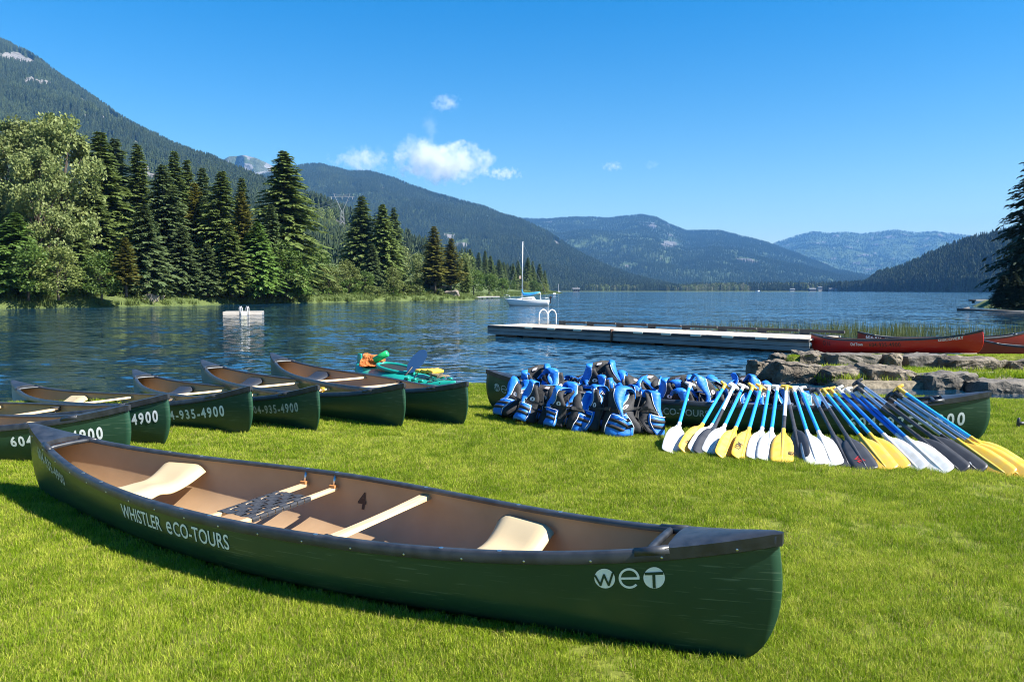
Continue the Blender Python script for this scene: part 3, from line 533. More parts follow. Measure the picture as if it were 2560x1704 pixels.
# the wood behind the front trees of the bank reads as one mass
n = 620; j = RNG.integers(int(len(BQ) * 0.10), int(np.searchsorted(BY, 116)), n); off = RNG.uniform(16, 55, n)
pts = np.stack([BX[j] + BNX[j] * off, BY[j] + BNY[j] * off, 0.5 + 0.1 * off], -1)
scatter('bank_wood', pts, RNG.uniform(7, 15, n), RNG.uniform(0, 6.28, n), FARC, 'dense wood filling the space behind the front conifers of the left bank', 'forest')
# waterline shrubs: told apart only by their place along the bank, so they share a label per stretch
SHK = {'shrub': 'grey-green', 'bush': 'deep green', 'willowbush': 'yellow-green'}; SHSEEN = set()
LAND = [(60, 'the left edge cottonwood'), (150, 'the big pale cottonwood'), (240, 'the dark conifers beside the cottonwood'), (320, 'the short yellowish pine'), (400, 'the broad blue-green conifer'), (470, 'the olive conifer left of the raft'), (530, 'the full green conifer behind the raft'), (590, 'the yellow-olive conifer right of the raft'), (650, 'the tallest ragged conifer'), (710, 'the small bright green conifer'), (770, 'the bank willow under the hillside'), (830, 'the left conifer of the dark pair'), (890, 'the right conifer of the dark pair'), (950, 'the pale slender poplars'), (1010, 'the ragged olive pine'), (1080, 'the pines on the rocky point')]
for i in range(46):
    j = int((0.2 + 0.62 * (i + random.random() * 0.8) / 46) ** 1.0 * (np.searchsorted(BY, 169))) + int(len(BQ) * 0.04)
    j = min(j, len(BQ) - 2); off = random.uniform(2.0, 6.5); kd = ['shrub', 'bush', 'willowbush'][i % 3]; src = BRO[kd]
    if (BX[j] + BNX[j] * off) / (BY[j] + BNY[j] * off) < -0.66: continue
    o = empty('bank_shrub', (BX[j] + BNX[j] * off, BY[j] + BNY[j] * off, 0.25)); s = random.uniform(0.55, 1.25) * (1.25 if off > 4 else 0.8)
    o.scale = (s * random.uniform(1.0, 1.5), s * random.uniform(1.0, 1.5), s); o.rotation_euler[2] = random.uniform(0, 6.28)
    link('crown', src[1], o); link('trunk', src[2], o); px = (CX + F * o.location.x / o.location.y) / DS; lm = min(LAND, key=lambda t: abs(t[0] - px))[1]; lb = 'low ' + SHK[kd] + ' shrub at the waterline below ' + lm
    if lb in SHSEEN: lb = 'another ' + SHK[kd] + ' waterline shrub close below ' + lm
    SHSEEN.add(lb); tag(o, lb, 'shrub', GS)
# right bank
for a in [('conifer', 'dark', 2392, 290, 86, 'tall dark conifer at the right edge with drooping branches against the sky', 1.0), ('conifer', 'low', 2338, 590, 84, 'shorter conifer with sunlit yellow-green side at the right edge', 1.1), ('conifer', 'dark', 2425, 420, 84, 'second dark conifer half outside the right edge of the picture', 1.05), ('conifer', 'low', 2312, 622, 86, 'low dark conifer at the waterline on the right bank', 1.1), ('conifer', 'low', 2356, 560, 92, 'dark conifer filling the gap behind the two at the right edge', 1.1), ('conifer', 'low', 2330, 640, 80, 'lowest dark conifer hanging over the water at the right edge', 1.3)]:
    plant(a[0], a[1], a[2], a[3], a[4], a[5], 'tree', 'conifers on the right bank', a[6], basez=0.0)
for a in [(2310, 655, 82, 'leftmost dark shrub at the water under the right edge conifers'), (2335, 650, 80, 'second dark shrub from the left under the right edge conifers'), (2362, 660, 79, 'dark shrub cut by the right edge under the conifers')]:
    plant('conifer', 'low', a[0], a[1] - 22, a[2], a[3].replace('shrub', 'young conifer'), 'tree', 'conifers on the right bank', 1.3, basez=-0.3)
# bank grasses
def tuft(seed, n, r, h, w, m, lean=0.45, seg=2):
    rg = random.Random(seed); V = []; Fc = []
    for i in range(n):
        q = rg.uniform(0, 6.28); rr = r * math.sqrt(rg.random()); x, y = rr * math.cos(q), rr * math.sin(q); hh = h * rg.uniform(0.5, 1.1); a = rg.uniform(0, 6.28); ln = rg.uniform(0, lean) * hh
        dx, dy = math.cos(a) * ln, math.sin(a) * ln; b = rg.uniform(0, 6.28); wx, wy = math.cos(b) * w * rg.uniform(.6, 1.1), math.sin(b) * w * rg.uniform(.6, 1.1); k = len(V)
        V += [(x - wx, y - wy, 0), (x + wx, y + wy, 0), (x + dx * .4 - wx * .7, y + dy * .4 - wy * .7, hh * .6), (x + dx * .4 + wx * .7, y + dy * .4 + wy * .7, hh * .6), (x + dx, y + dy, hh * (1 - 0.25 * ln / hh))]
        Fc += [(k, k + 1, k + 3, k + 2), (k + 2, k + 3, k + 4)]
    return proto('grass_tuft', mkmesh('grass_tuft', V, Fc, m))
M_SEDGE = leafm('sedge', (0.10, 0.15, 0.03), (0.15, 0.19, 0.05), 0.35)
SEDGE = [tuft(31 + i, 40, 0.5, 0.8, 0.03, M_SEDGE, 0.6) for i in range(3)]
j = RNG.integers(0, len(BQ) - 1, 4200); off = RNG.uniform(0.1, 4.2, 4200)
pts = np.stack([BX[j] + BNX[j] * off + RNG.normal(0, .4, 4200), BY[j] + BNY[j] * off + RNG.normal(0, .4, 4200), -0.35 + 0.22 * off], -1)
scatter('bank_grass', pts, RNG.uniform(0.6, 1.3, 4200), RNG.uniform(0, 6.28, 4200), SEDGE, 'strip of bright grass and sedge along the left waterline', 'grass')
# ================================================================== CANOES
def hull_mat(name, c1, c2, scuff):
    m = bpy.data.materials.new(name); m.use_nodes = True
    N = m.node_tree.nodes; L = m.node_tree.links; B = N['Principled BSDF']
    B.inputs['Roughness'].default_value = 0.3; B.inputs['Specular IOR Level'].default_value = 0.5
    tc = N.new('ShaderNodeTexCoord')
    n = N.new('ShaderNodeTexNoise'); n.inputs['Scale'].default_value = 2.2; n.inputs['Detail'].default_value = 5; L.new(tc.outputs['Object'], n.inputs['Vector'])
    r = N.new('ShaderNodeValToRGB'); r.color_ramp.elements[0].position = 0.35; r.color_ramp.elements[1].position = 0.65; r.color_ramp.elements[0].color = (*c1, 1); r.color_ramp.elements[1].color = (*c2, 1); L.new(n.outputs['Fac'], r.inputs['Fac'])
    # long thin scratches: stretched noise along the hull, thresholded, broken up by a second noise
    fac = None
    for k, (rot, sc, thr) in enumerate(((0.10, (3.0, 10, 100), 0.64), (-0.22, (3.5, 9, 90), 0.65), (0.5, (6.5, 8, 70), 0.68))):
        mp = N.new('ShaderNodeMapping'); mp.inputs['Rotation'].default_value = (0, rot, 0); mp.inputs['Scale'].default_value = sc; mp.inputs['Location'].default_value = (k * 3.1, 0, k * 1.7); L.new(tc.outputs['Object'], mp.inputs['Vector'])
        s = N.new('ShaderNodeTexNoise'); s.inputs['Scale'].default_value = 1.0; s.inputs['Detail'].default_value = 2.5; L.new(mp.outputs[0], s.inputs['Vector'])
        mr = N.new('ShaderNodeMapRange'); mr.inputs['From Min'].default_value = thr; mr.inputs['From Max'].default_value = thr + 0.06; L.new(s.outputs['Fac'], mr.inputs['Value'])
        if fac is None: fac = mr.outputs[0]
        else:
            mxm = N.new('ShaderNodeMath'); mxm.operation = 'MAXIMUM'; L.new(fac, mxm.inputs[0]); L.new(mr.outputs[0], mxm.inputs[1]); fac = mxm.outputs[0]
    n3 = N.new('ShaderNodeTexNoise'); n3.inputs['Scale'].default_value = 1.3; n3.inputs['Detail'].default_value = 3; L.new(tc.outputs['Object'], n3.inputs['Vector'])
    m3 = N.new('ShaderNodeMapRange'); m3.inputs['From Min'].default_value = 0.42; m3.inputs['From Max'].default_value = 0.62; m3.inputs['To Max'].default_value = 0.5; L.new(n3.outputs['Fac'], m3.inputs['Value'])
    mu = N.new('ShaderNodeMath'); mu.operation = 'MULTIPLY'; L.new(fac, mu.inputs[0]); L.new(m3.outputs[0], mu.inputs[1])
    mx = N.new('ShaderNodeMix'); mx.data_type = 'RGBA'; L.new(mu.outputs[0], mx.inputs['Factor']); L.new(r.outputs['Color'], mx.inputs['A']); mx.inputs['B'].default_value = (*scuff, 1)
    L.new(mx.outputs['Result'], B.inputs['Base Color'])
    ra = N.new('ShaderNodeMapRange'); ra.inputs['To Min'].default_value = 0.24; ra.inputs['To Max'].default_value = 0.42; L.new(n3.outputs['Fac'], ra.inputs['Value']); L.new(ra.outputs[0], B.inputs['Roughness'])
    b = N.new('ShaderNodeBump'); b.inputs['Strength'].default_value = 0.06; b.inputs['Distance'].default_value = 0.02; L.new(n.outputs['Fac'], b.inputs['Height']); L.new(b.outputs[0], B.inputs['Normal'])
    return m
M_HULL = hull_mat('green_hull', (0.015, 0.054, 0.031), (0.021, 0.067, 0.039), (0.13, 0.19, 0.13))
M_HULLR = hull_mat('red_hull', (0.50, 0.010, 0.007), (0.56, 0.013, 0.009), (0.5, 0.16, 0.12))
M_HULLD = hull_mat('maroon_hull', (0.16, 0.014, 0.010), (0.2, 0.018, 0.012), (0.3, 0.12, 0.1))
M_LINER = mat('tan_liner', (0.33, 0.21, 0.115), 0.55, noise=(7, (0.38, 0.25, 0.145), 0.25), bump=(120, 0.08, 0.003))
M_VINYL = mat('black_vinyl', (0.014, 0.016, 0.020), 0.40, noise=(14, (0.03, 0.033, 0.04), 0.12), bump=(90, 0.15, 0.002), spec=0.6)
M_CREAM = mat('cream_plastic', (0.44, 0.34, 0.20), 0.5, noise=(5, (0.49, 0.395, 0.245), 0.3), bump=(60, 0.05, 0.002))
M_DARKSEAT = mat('navy_plastic', (0.03, 0.034, 0.045), 0.4, bump=(60, 0.08, 0.002))
def wood_mat(name, c1, c2):
    m = mat(name, c1, 0.5, bump=(40, 0.15, 0.002)); N = m.node_tree.nodes; L = m.node_tree.links
    tc = N.new('ShaderNodeTexCoord'); mp = N.new('ShaderNodeMapping'); mp.inputs['Scale'].default_value = (30, 2.0, 30); L.new(tc.outputs['Object'], mp.inputs['Vector'])
    n = N.new('ShaderNodeTexNoise'); n.inputs['Scale'].default_value = 1.5; n.inputs['Detail'].default_value = 6; L.new(mp.outputs[0], n.inputs['Vector'])
    r = N.new('ShaderNodeValToRGB'); r.color_ramp.elements[0].position = 0.35; r.color_ramp.elements[1].position = 0.7; r.color_ramp.elements[0].color = (*c1, 1); r.color_ramp.elements[1].color = (*c2, 1)
    L.new(n.outputs['Fac'], r.inputs['Fac']); L.new(r.outputs['Color'], N['Principled BSDF'].inputs['Base Color']); return m
M_ASH = wood_mat('ash_wood', (0.66, 0.50, 0.30), (0.50, 0.33, 0.17)); M_HANG = mat('hanger_wood', (0.42, 0.18, 0.06), 0.5)
M_WEB = mat('black_webbing', (0.016, 0.018, 0.024), 0.75, noise=(60, (0.035, 0.038, 0.046), 0.2), bump=(300, 0.3, 0.001))
M_STEEL = mat('steel', (0.62, 0.62, 0.62), 0.3, metal=1.0)
M_WHITE = mat('white_lettering', (0.88, 0.89, 0.88), 0.5, noise=(30, (0.80, 0.82, 0.80), 0.25)); M_GREYL = mat('worn_lettering', (0.55, 0.58, 0.56), 0.6, noise=(40, (0.28, 0.32, 0.30), 0.12)); M_BLACKL = mat('black_lettering', (0.03, 0.012, 0.01), 0.6)
M_LOGOG = mat('logo_green', (0.012, 0.045, 0.028), 0.4)

CL = 5.13
def canoe_pt(u, v, L=CL, B=0.455, off=0.0, zs0=0.325, e=0.50, zoff=0.0):
    """u -1..1 along, v 0 keel..1 gunwale; off: inward offset of the skin"""
    a = L / 2 - off; t = 1 - v; n = 2.5
    Lx = a - 0.21 * (1 - (max(0.0, 1 - t ** n)) ** (1 / n)) + 0.022 * math.sin(math.pi * min(1.0, v * 1.0)) ** 1.0 - 0.012 * v
    au = abs(u); x = u * Lx
    zs = zs0 + (e - zs0) * au ** 3.5; zk = 0.012 * au ** 6
    z = zk + off + (zs - zk - off) * v
    w = B * (1 - au ** 1.78) ** 0.975 + 0.011
    m = 3.0; ym = (1 - (1 - v) ** m) ** (1 / m) if v < 1 else 1.0; ye = min(1.0, 0.30 + 0.72 * v ** 0.6) if v > 0 else 0.0
    k = au ** 2.0; y = w * (ym * (1 - k) + ye * k); y = max(0.0, y - off * (1 if v > 0.02 else v / 0.02))
    return (x, y, z)
def skin(L, B, off, flip, nu=64, nv=16, **kw):
    us = [-1 + 2 * i / nu for i in range(nu + 1)]; us = [math.copysign(1 - (1 - abs(u)) ** 1.25, u) for u in us]
    vs_ = [(j / nv) ** 1.9 for j in range(nv + 1)]; V = []; idx = {}
    for i, u in enumerate(us):
        for j in range(-nv, nv + 1):
            v = vs_[abs(j)]; p = canoe_pt(u, v, L, B, off, **kw); idx[i, j] = len(V); V.append((p[0], math.copysign(p[1], j) if j else 0.0, p[2]))
    Fc = []
    for i in range(nu):
        for j in range(-nv, nv):
            q = (idx[i, j], idx[i + 1, j], idx[i + 1, j + 1], idx[i, j + 1]); Fc.append(q[::-1] if flip else q)
    for i in (0, nu):
        for j in range(0, nv):
            q = [idx[i, j], idx[i, j + 1], idx[i, -j - 1]] + ([idx[i, -j]] if j else []); q = q if (i == 0) != flip else q[::-1]; Fc.append(tuple(q))
    return V, Fc
def hull_xy(x, v, side, L=CL, B=0.45, off=0.0, **kw):
    """point on the hull at local x and level v"""
    u = 0.0; lo, hi = -1.0, 1.0
    for _ in range(40):
        u = (lo + hi) / 2
        if canoe_pt(u, v, L, B, off, **kw)[0] < x: lo = u
        else: hi = u
    p = canoe_pt(u, v, L, B, off, **kw); return (p[0], side * p[1], p[2])
def text_tris(body, size, stretch=1.0, weight=0.0, spacing=1.0):
    c = bpy.data.curves.new('lettering', 'FONT'); c.body = body; c.size = size; c.offset = weight; c.space_character = spacing; c.resolution_u = 3
    o = bpy.data.objects.new('lettering', c); COL.objects.link(o); bpy.context.view_layer.update()
    me = bpy.data.meshes.new_from_object(o); bpy.data.objects.remove(o); bm = bmesh.new(); bm.from_mesh(me); bpy.data.meshes.remove(me)
    bmesh.ops.triangulate(bm, faces=bm.faces[:])
    for _ in range(2):
        es = [e for e in bm.edges if e.calc_length() > size * 0.28]
        if es: bmesh.ops.subdivide_edges(bm, edges=es, cuts=1); bmesh.ops.triangulate(bm, faces=bm.faces[:])
    V = np.array([v.co for v in bm.verts]); bm.verts.index_update(); Fc = [tuple(v.index for v in f.verts) for f in bm.faces]; bm.free()
    V[:, 0] -= V[:, 0].min(); V[:, 0] *= stretch; return V, Fc
def on_hull(name, V, Fc, m, parent, x0, v0, slope=0.0, side=-1, lift=0.003, inside=False, **kw):
    """wrap flat artwork (metres, x right, y up) on the hull side facing -y, its left end at local x0 and level v0"""
    H = 0.40; P = []
    for p in V:
        xx = p[0] if side < 0 else -p[0]
        if inside: xx = p[0]
        v = min(0.985, max(0.05, v0 + (p[1] + slope * p[0]) / H)); q = hull_xy(x0 + xx, v, side, off=0.010 if inside else 0.0, **kw)
        P.append((q[0], q[1] + ((-side) if inside else side) * lift, q[2]))
    return mobj(name, P, Fc, m, parent)
def disc2(cx, cy, r, n=28): return [(cx + r * math.cos(2 * math.pi * i / n), cy + r * math.sin(2 * math.pi * i / n)) for i in range(n)]
def logo(parent, x0, v0, s, mw, slope=0.0, **kw):
    """three round letters w e t"""
    def put(name, polys, m, lift):
        V = []; Fc = []
        for P in polys:
            b = bmesh.new(); f = b.faces.new([b.verts.new((x, y, 0)) for x, y in P]); bmesh.ops.triangulate(b, faces=[f])
            for _ in range(2):
                es = [e for e in b.edges if e.calc_length() > s * 0.35]
                if es: bmesh.ops.subdivide_edges(b, edges=es, cuts=1); bmesh.ops.triangulate(b, faces=b.faces[:])
            k = len(V); b.verts.index_update(); V += [tuple(v.co) for v in b.verts]; Fc += [tuple(v.index + k for v in q.verts) for q in b.faces]; b.free()
        return on_hull(name, V, Fc, m, parent, x0, v0, slope, lift=lift, **kw)
    def stroke(a, b, w):
        d = Vector((b[0] - a[0], b[1] - a[1])).normalized(); n = Vector((-d.y, d.x)) * w / 2
        return [(a[0] - n.x, a[1] - n.y), (b[0] - n.x, b[1] - n.y), (b[0] + n.x, b[1] + n.y), (a[0] + n.x, a[1] + n.y)]
    r = s * 0.5; ring = []
    n = 30
    for i in range(n):
        a0, a1 = -0.75 + (2 * math.pi - 0.0 - 0.0) * 0 + i * (5.55 / n) + 0.75, (i + 1) * (5.55 / n)
        a0 = i * 5.55 / n; c = (r * 3.35, 0)
        ring.append([(c[0] + r * .78 * math.cos(a0), c[1] + r * .78 * math.sin(a0)), (c[0] + r * math.cos(a0), c[1] + r * math.sin(a0)), (c[0] + r * math.cos(a1), c[1] + r * math.sin(a1)), (c[0] + r * .78 * math.cos(a1), c[1] + r * .78 * math.sin(a1))])
    bar = [stroke((r * 3.35 - r * .85, 0), (r * 3.35 + r * .98, 0), r * 0.22)]
    lg = put('logo', [disc2(r, 0, r)] + ring + bar + [disc2(r * 5.7, 0, r)], mw, 0.003)
    for nm_, LS in (('logo_letter', [stroke((-0.02 * r + r * .12, r * .35), (r * .62, -r * .72), r * .2), stroke((r * .55, -r * .72), (r * 1.0, r * .45), r * .2), stroke((r * .95, r * .45), (r * 1.4, -r * .72), r * .2), stroke((r * 1.36, -r * .72), (r * 1.85, r * .6), r * .2)]), ('logo_letter', [stroke((r * 4.85, r * .42), (r * 6.6, r * .42), r * .26), stroke((r * 5.7, r * .35), (r * 5.7, -r * .95), r * .28)])): put(nm_, LS, M_LOGOG, 0.0055)
def cushion(fn, nu, nv, th, bulge=4.0):
    """closed pad: fn(u,v)->(point, normal), u,v in 0..1"""
    V = []; Fc = []
    for sgn in (1, -1):
        for i in range(nu + 1):
            for j in range(nv + 1):
                u, v = i / nu, j / nv; p, nrm = fn(u, v); e = (1 - abs(2 * u - 1) ** bulge) * (1 - abs(2 * v - 1) ** bulge)
                V.append(Vector(p) + Vector(nrm) * sgn * th / 2 * (0.25 + 0.75 * max(0, e) ** 0.5))
    n = (nu + 1) * (nv + 1); id_ = lambda i, j: i * (nv + 1) + j
    for i in range(nu):
        for j in range(nv):
            q = (id_(i, j), id_(i + 1, j), id_(i + 1, j + 1), id_(i, j + 1)); Fc.append(q); Fc.append(tuple(k + n for k in q[::-1]))
    def rim(a, b): Fc.append((a, a + n, b + n, b))
    for i in range(nu): rim(id_(i, 0), id_(i + 1, 0)); rim(id_(i + 1, nv), id_(i, nv))
    for j in range(nv): rim(id_(0, j + 1), id_(0, j)); rim(id_(nu, j), id_(nu, j + 1))
    return V, Fc

MESH = {}
def canoe_meshes(L, B, kw):
    key = (round(L, 3), round(B, 3), tuple(sorted(kw.items())))
    if key in MESH: return MESH[key]
    D = {}
    D['hull'] = skin(L, B, 0.0, False, **kw); D['liner'] = skin(L, B, 0.009, True, **kw)
    # gunwales: swept profile
    g = {}
    for side in (-1, 1):
        prof = [(-0.030, -0.004), (-0.030, 0.010), (-0.022, 0.0165), (0.004, 0.0165), (0.0115, 0.009), (0.0115, -0.030), (0.0035, -0.034), (0.0035, -0.006)]
        V = []; k = len(prof); n = 72; a = 1.0
        for i in range(n + 1):
            u = -a + 2 * a * i / n; u = math.copysign(1 - (1 - abs(u)) ** 1.25, u); p = canoe_pt(u, 1.0, L, B, 0.0, **kw); fat = 1.0
            for (dy, dz) in prof:
                yy = max(0.001, p[1] + dy * (1 if p[1] > 0.05 else max(0.15, p[1] / 0.05) if dy < 0 else 1)); V.append((p[0], side * yy, p[2] + dz))
        Fc = []
        for i in range(n):
            for j in range(k):
                q = (i * k + j, i * k + (j + 1) % k, (i + 1) * k + (j + 1) % k, (i + 1) * k + j); Fc.append(q if side > 0 else q[::-1])
        Fc += [tuple(range(k)), tuple(n * k + j for j in range(k))]
        g[side] = (V, Fc)
    D['gun'] = g
    # deck plates with carry slot and handle
    for end in (-1, 1):
        xe = L / 2; V = []; Fc = []; st = [xe - 0.40 + 0.408 * i / 12 for i in range(13)]; ny = 6
        for x in st:
            xx = min(x, xe - 0.004); p = hull_xy(end * xx, 1.0, 1, L, B, **kw); w = (max(p[1], 0.012) + 0.0135) * math.sqrt(max(0.04, 1 - (max(0.0, x - (xe - 0.045)) / 0.062) ** 2)); zz = p[2] + 0.0185
            for j in range(ny + 1):
                s = -1 + 2 * j / ny; V.append((end * x, s * w, zz + 0.014 * (1 - s * s) * min(1, w / 0.06)))
        for i in range(12):
            for j in range(ny):
                q = (i * 7 + j, (i + 1) * 7 + j, (i + 1) * 7 + j + 1, i * 7 + j + 1); Fc.append(q if end > 0 else q[::-1])
        n0 = len(V)                                  # skirt down both edges, the nose and the inner edge
        rim = [i * 7 for i in range(13)] + [12 * 7 + j for j in range(1, 7)] + [i * 7 + 6 for i in range(11, -1, -1)] + [j for j in range(5, 0, -1)]
        for r_ in rim: V.append((V[r_][0], V[r_][1], V[r_][2] - (0.047 if V[r_][1] ** 2 > 1e-6 and abs(V[r_][0]) > xe - 0.395 else 0.03)))
        m_ = len(rim)
        for i in range(m_):
            q = (rim[i], n0 + i, n0 + (i + 1) % m_, rim[(i + 1) % m_]); Fc.append(q if end > 0 else q[::-1])
        D['deck', end] = (V, Fc)
        b = MB(); x1 = xe - 0.47; p = hull_xy(end * x1, 1.0, 1, L, B, **kw); k = 8
        for ss in range(k): pass
        pts = [(end * x1, s * (p[1] - 0.004), p[2] + 0.002 + 0.006 * (1 - s * s)) for s in [-1 + 2 * i / k for i in range(k + 1)]]
        b.tube(pts, 0.016, 8)
        for sd in (-1, 1):
            q1 = hull_xy(end * (x1 - 0.05), 1.0, 1, L, B, **kw); q2 = hull_xy(end * (x1 + 0.08), 1.0, 1, L, B, **kw)
            b.tube([(q1[0], sd * (q1[1] - 0.004), q1[2] + 0.004), (q2[0], sd * (q2[1] - 0.004), q2[2] + 0.006)], [0.019, 0.021], 8)
        D['handle', end] = (b.v, b.f)
    MESH[key] = D; return D
def contour_seat(parent, x, m, L, B, kw, name='seat', depth=0.34, flip=1, drop=0.04):
    p = hull_xy(x, 1.0, 1, L, B, **kw); hw = p[1] - 0.028; zt = p[2] - drop
    W_ = [hull_xy(x + (-1 + 2 * q / 12) * depth / 2 * 1.05, 0.72, 1, L, B, **kw)[1] for q in range(13)]
    def fn(u, v):
        s = -1 + 2 * u; t = -1 + 2 * v; a = abs(s)
        z = zt - 0.085 * (1 - a ** 2.4) ** 1.1 - 0.018 * math.exp(-((a - 0.45) / 0.25) ** 2) * (1 - t * t) + 0.018 * math.exp(-(s / 0.16) ** 2) * (t > 0) * t
        z -= 0.045 * (max(0, t * flip - 0.55) / 0.45) ** 2 + 0.03 * (max(0, -t * flip - 0.6) / 0.4) ** 2
        xx = x + t * depth / 2 * (0.93 + 0.12 * a ** 3); return (xx, s * (W_[int(round(v * 12))] - 0.030), z), (0, 0, 1)
    V, Fc = cushion(fn, 28, 12, 0.030, 6); o = mobj(name, V, Fc, m, parent, True); return o
def thwart(parent, x, m, L, B, kw, name='thwart', yoke=False, w=0.055):
    p = hull_xy(x, 1.0, 1, L, B, **kw); hw = p[1] - 0.012; z = p[2] - 0.035; V = []; n = 24
    for i in range(n + 1):
        s = -1 + 2 * i / n; ww = w * (0.78 + 0.3 * abs(s) ** 2 if not yoke else 1.0 + 0.25 * math.cos(s * 3)); zz = z - 0.004 * (1 - s * s)
        V += [(x - ww / 2, s * hw, zz - 0.009), (x - ww * 0.38, s * hw, zz + 0.012), (x + ww * 0.38, s * hw, zz + 0.012), (x + ww / 2, s * hw, zz - 0.009), (x, s * hw, zz - 0.016)]
    Fc = [(i * 5 + j, i * 5 + (j + 1) % 5, i * 5 + 5 + (j + 1) % 5, i * 5 + 5 + j) for i in range(n) for j in range(5)] + [(4, 3, 2, 1, 0), tuple(n * 5 + j for j in range(5))]
    o = mobj(name, V, Fc, m, parent); autosmooth(o, 50); return o
def make_canoe(near, far, label, group, hull=M_HULL, L=None, B=0.45, seats=(), thwarts=(), rivets=False, name='canoe', lift=0.0, roll=0.0, **kw):
    """near, far: world points of the two bow tips (local +x points to `near`)"""
    near, far = Vector(near), Vector(far); ax = (near - far).normalized(); L = L or CL; mid = (near + far) / 2
    e = kw.get('e', 0.50); yv = Vector((0, 0, 1)).cross(ax).normalized(); zv = ax.cross(yv)
    M = Matrix((ax, yv, zv)).transposed().to_4x4() @ Matrix.Rotation(roll, 4, 'X'); M.translation = mid - zv * (e + 0.018) + Vector((0, 0, lift))
    c = empty(name); c.matrix_world = M; D = canoe_meshes(L, B, kw)
    h = mobj('hull', *D['hull'], hull, c, True); mobj('liner', *D['liner'], M_LINER, c, True)
    for s in (-1, 1):
        g = mobj('gunwale', *D['gun'][s], M_VINYL, c); autosmooth(g, 50)
    for s in (-1, 1):
        d = mobj('deck_plate', *D['deck', s], M_VINYL, c); autosmooth(d, 45); hd = mobj('carry_handle', *D['handle', s], M_VINYL, d, True)
    for (x, m, fl) in seats: contour_seat(c, x, m, L, B, kw, flip=fl)
    for (x, nm) in thwarts: thwart(c, x, M_ASH, L, B, kw, nm)
    tag(c, label, 'canoe', group); c['hullname'] = h.name; return c, h, dict(L=L, B=B, **kw)
RIV = None
def rivet(parent, loc, r=0.0055, sc=(1, 1, 0.5)):
    global RIV
    if RIV is None:
        b = MB(); 
        V = [(0, 0, 1.0)] + [(0.7 * math.cos(i * 1.0472), 0.7 * math.sin(i * 1.0472), 0.7) for i in range(6)] + [(math.cos(i * 1.0472), math.sin(i * 1.0472), 0) for i in range(6)]
        RIV = mkmesh('rivet', V, [(0, 1 + i, 1 + (i + 1) % 6) for i in range(6)] + [(1 + i, 7 + i, 7 + (i + 1) % 6, 1 + (i + 1) % 6) for i in range(6)], M_STEEL, True)
    o = link('rivet', RIV, parent); o.location = loc; o.scale = (r * sc[0], r * sc[1], r * sc[2]); return o
GCN = 'green canoes on the lawn'

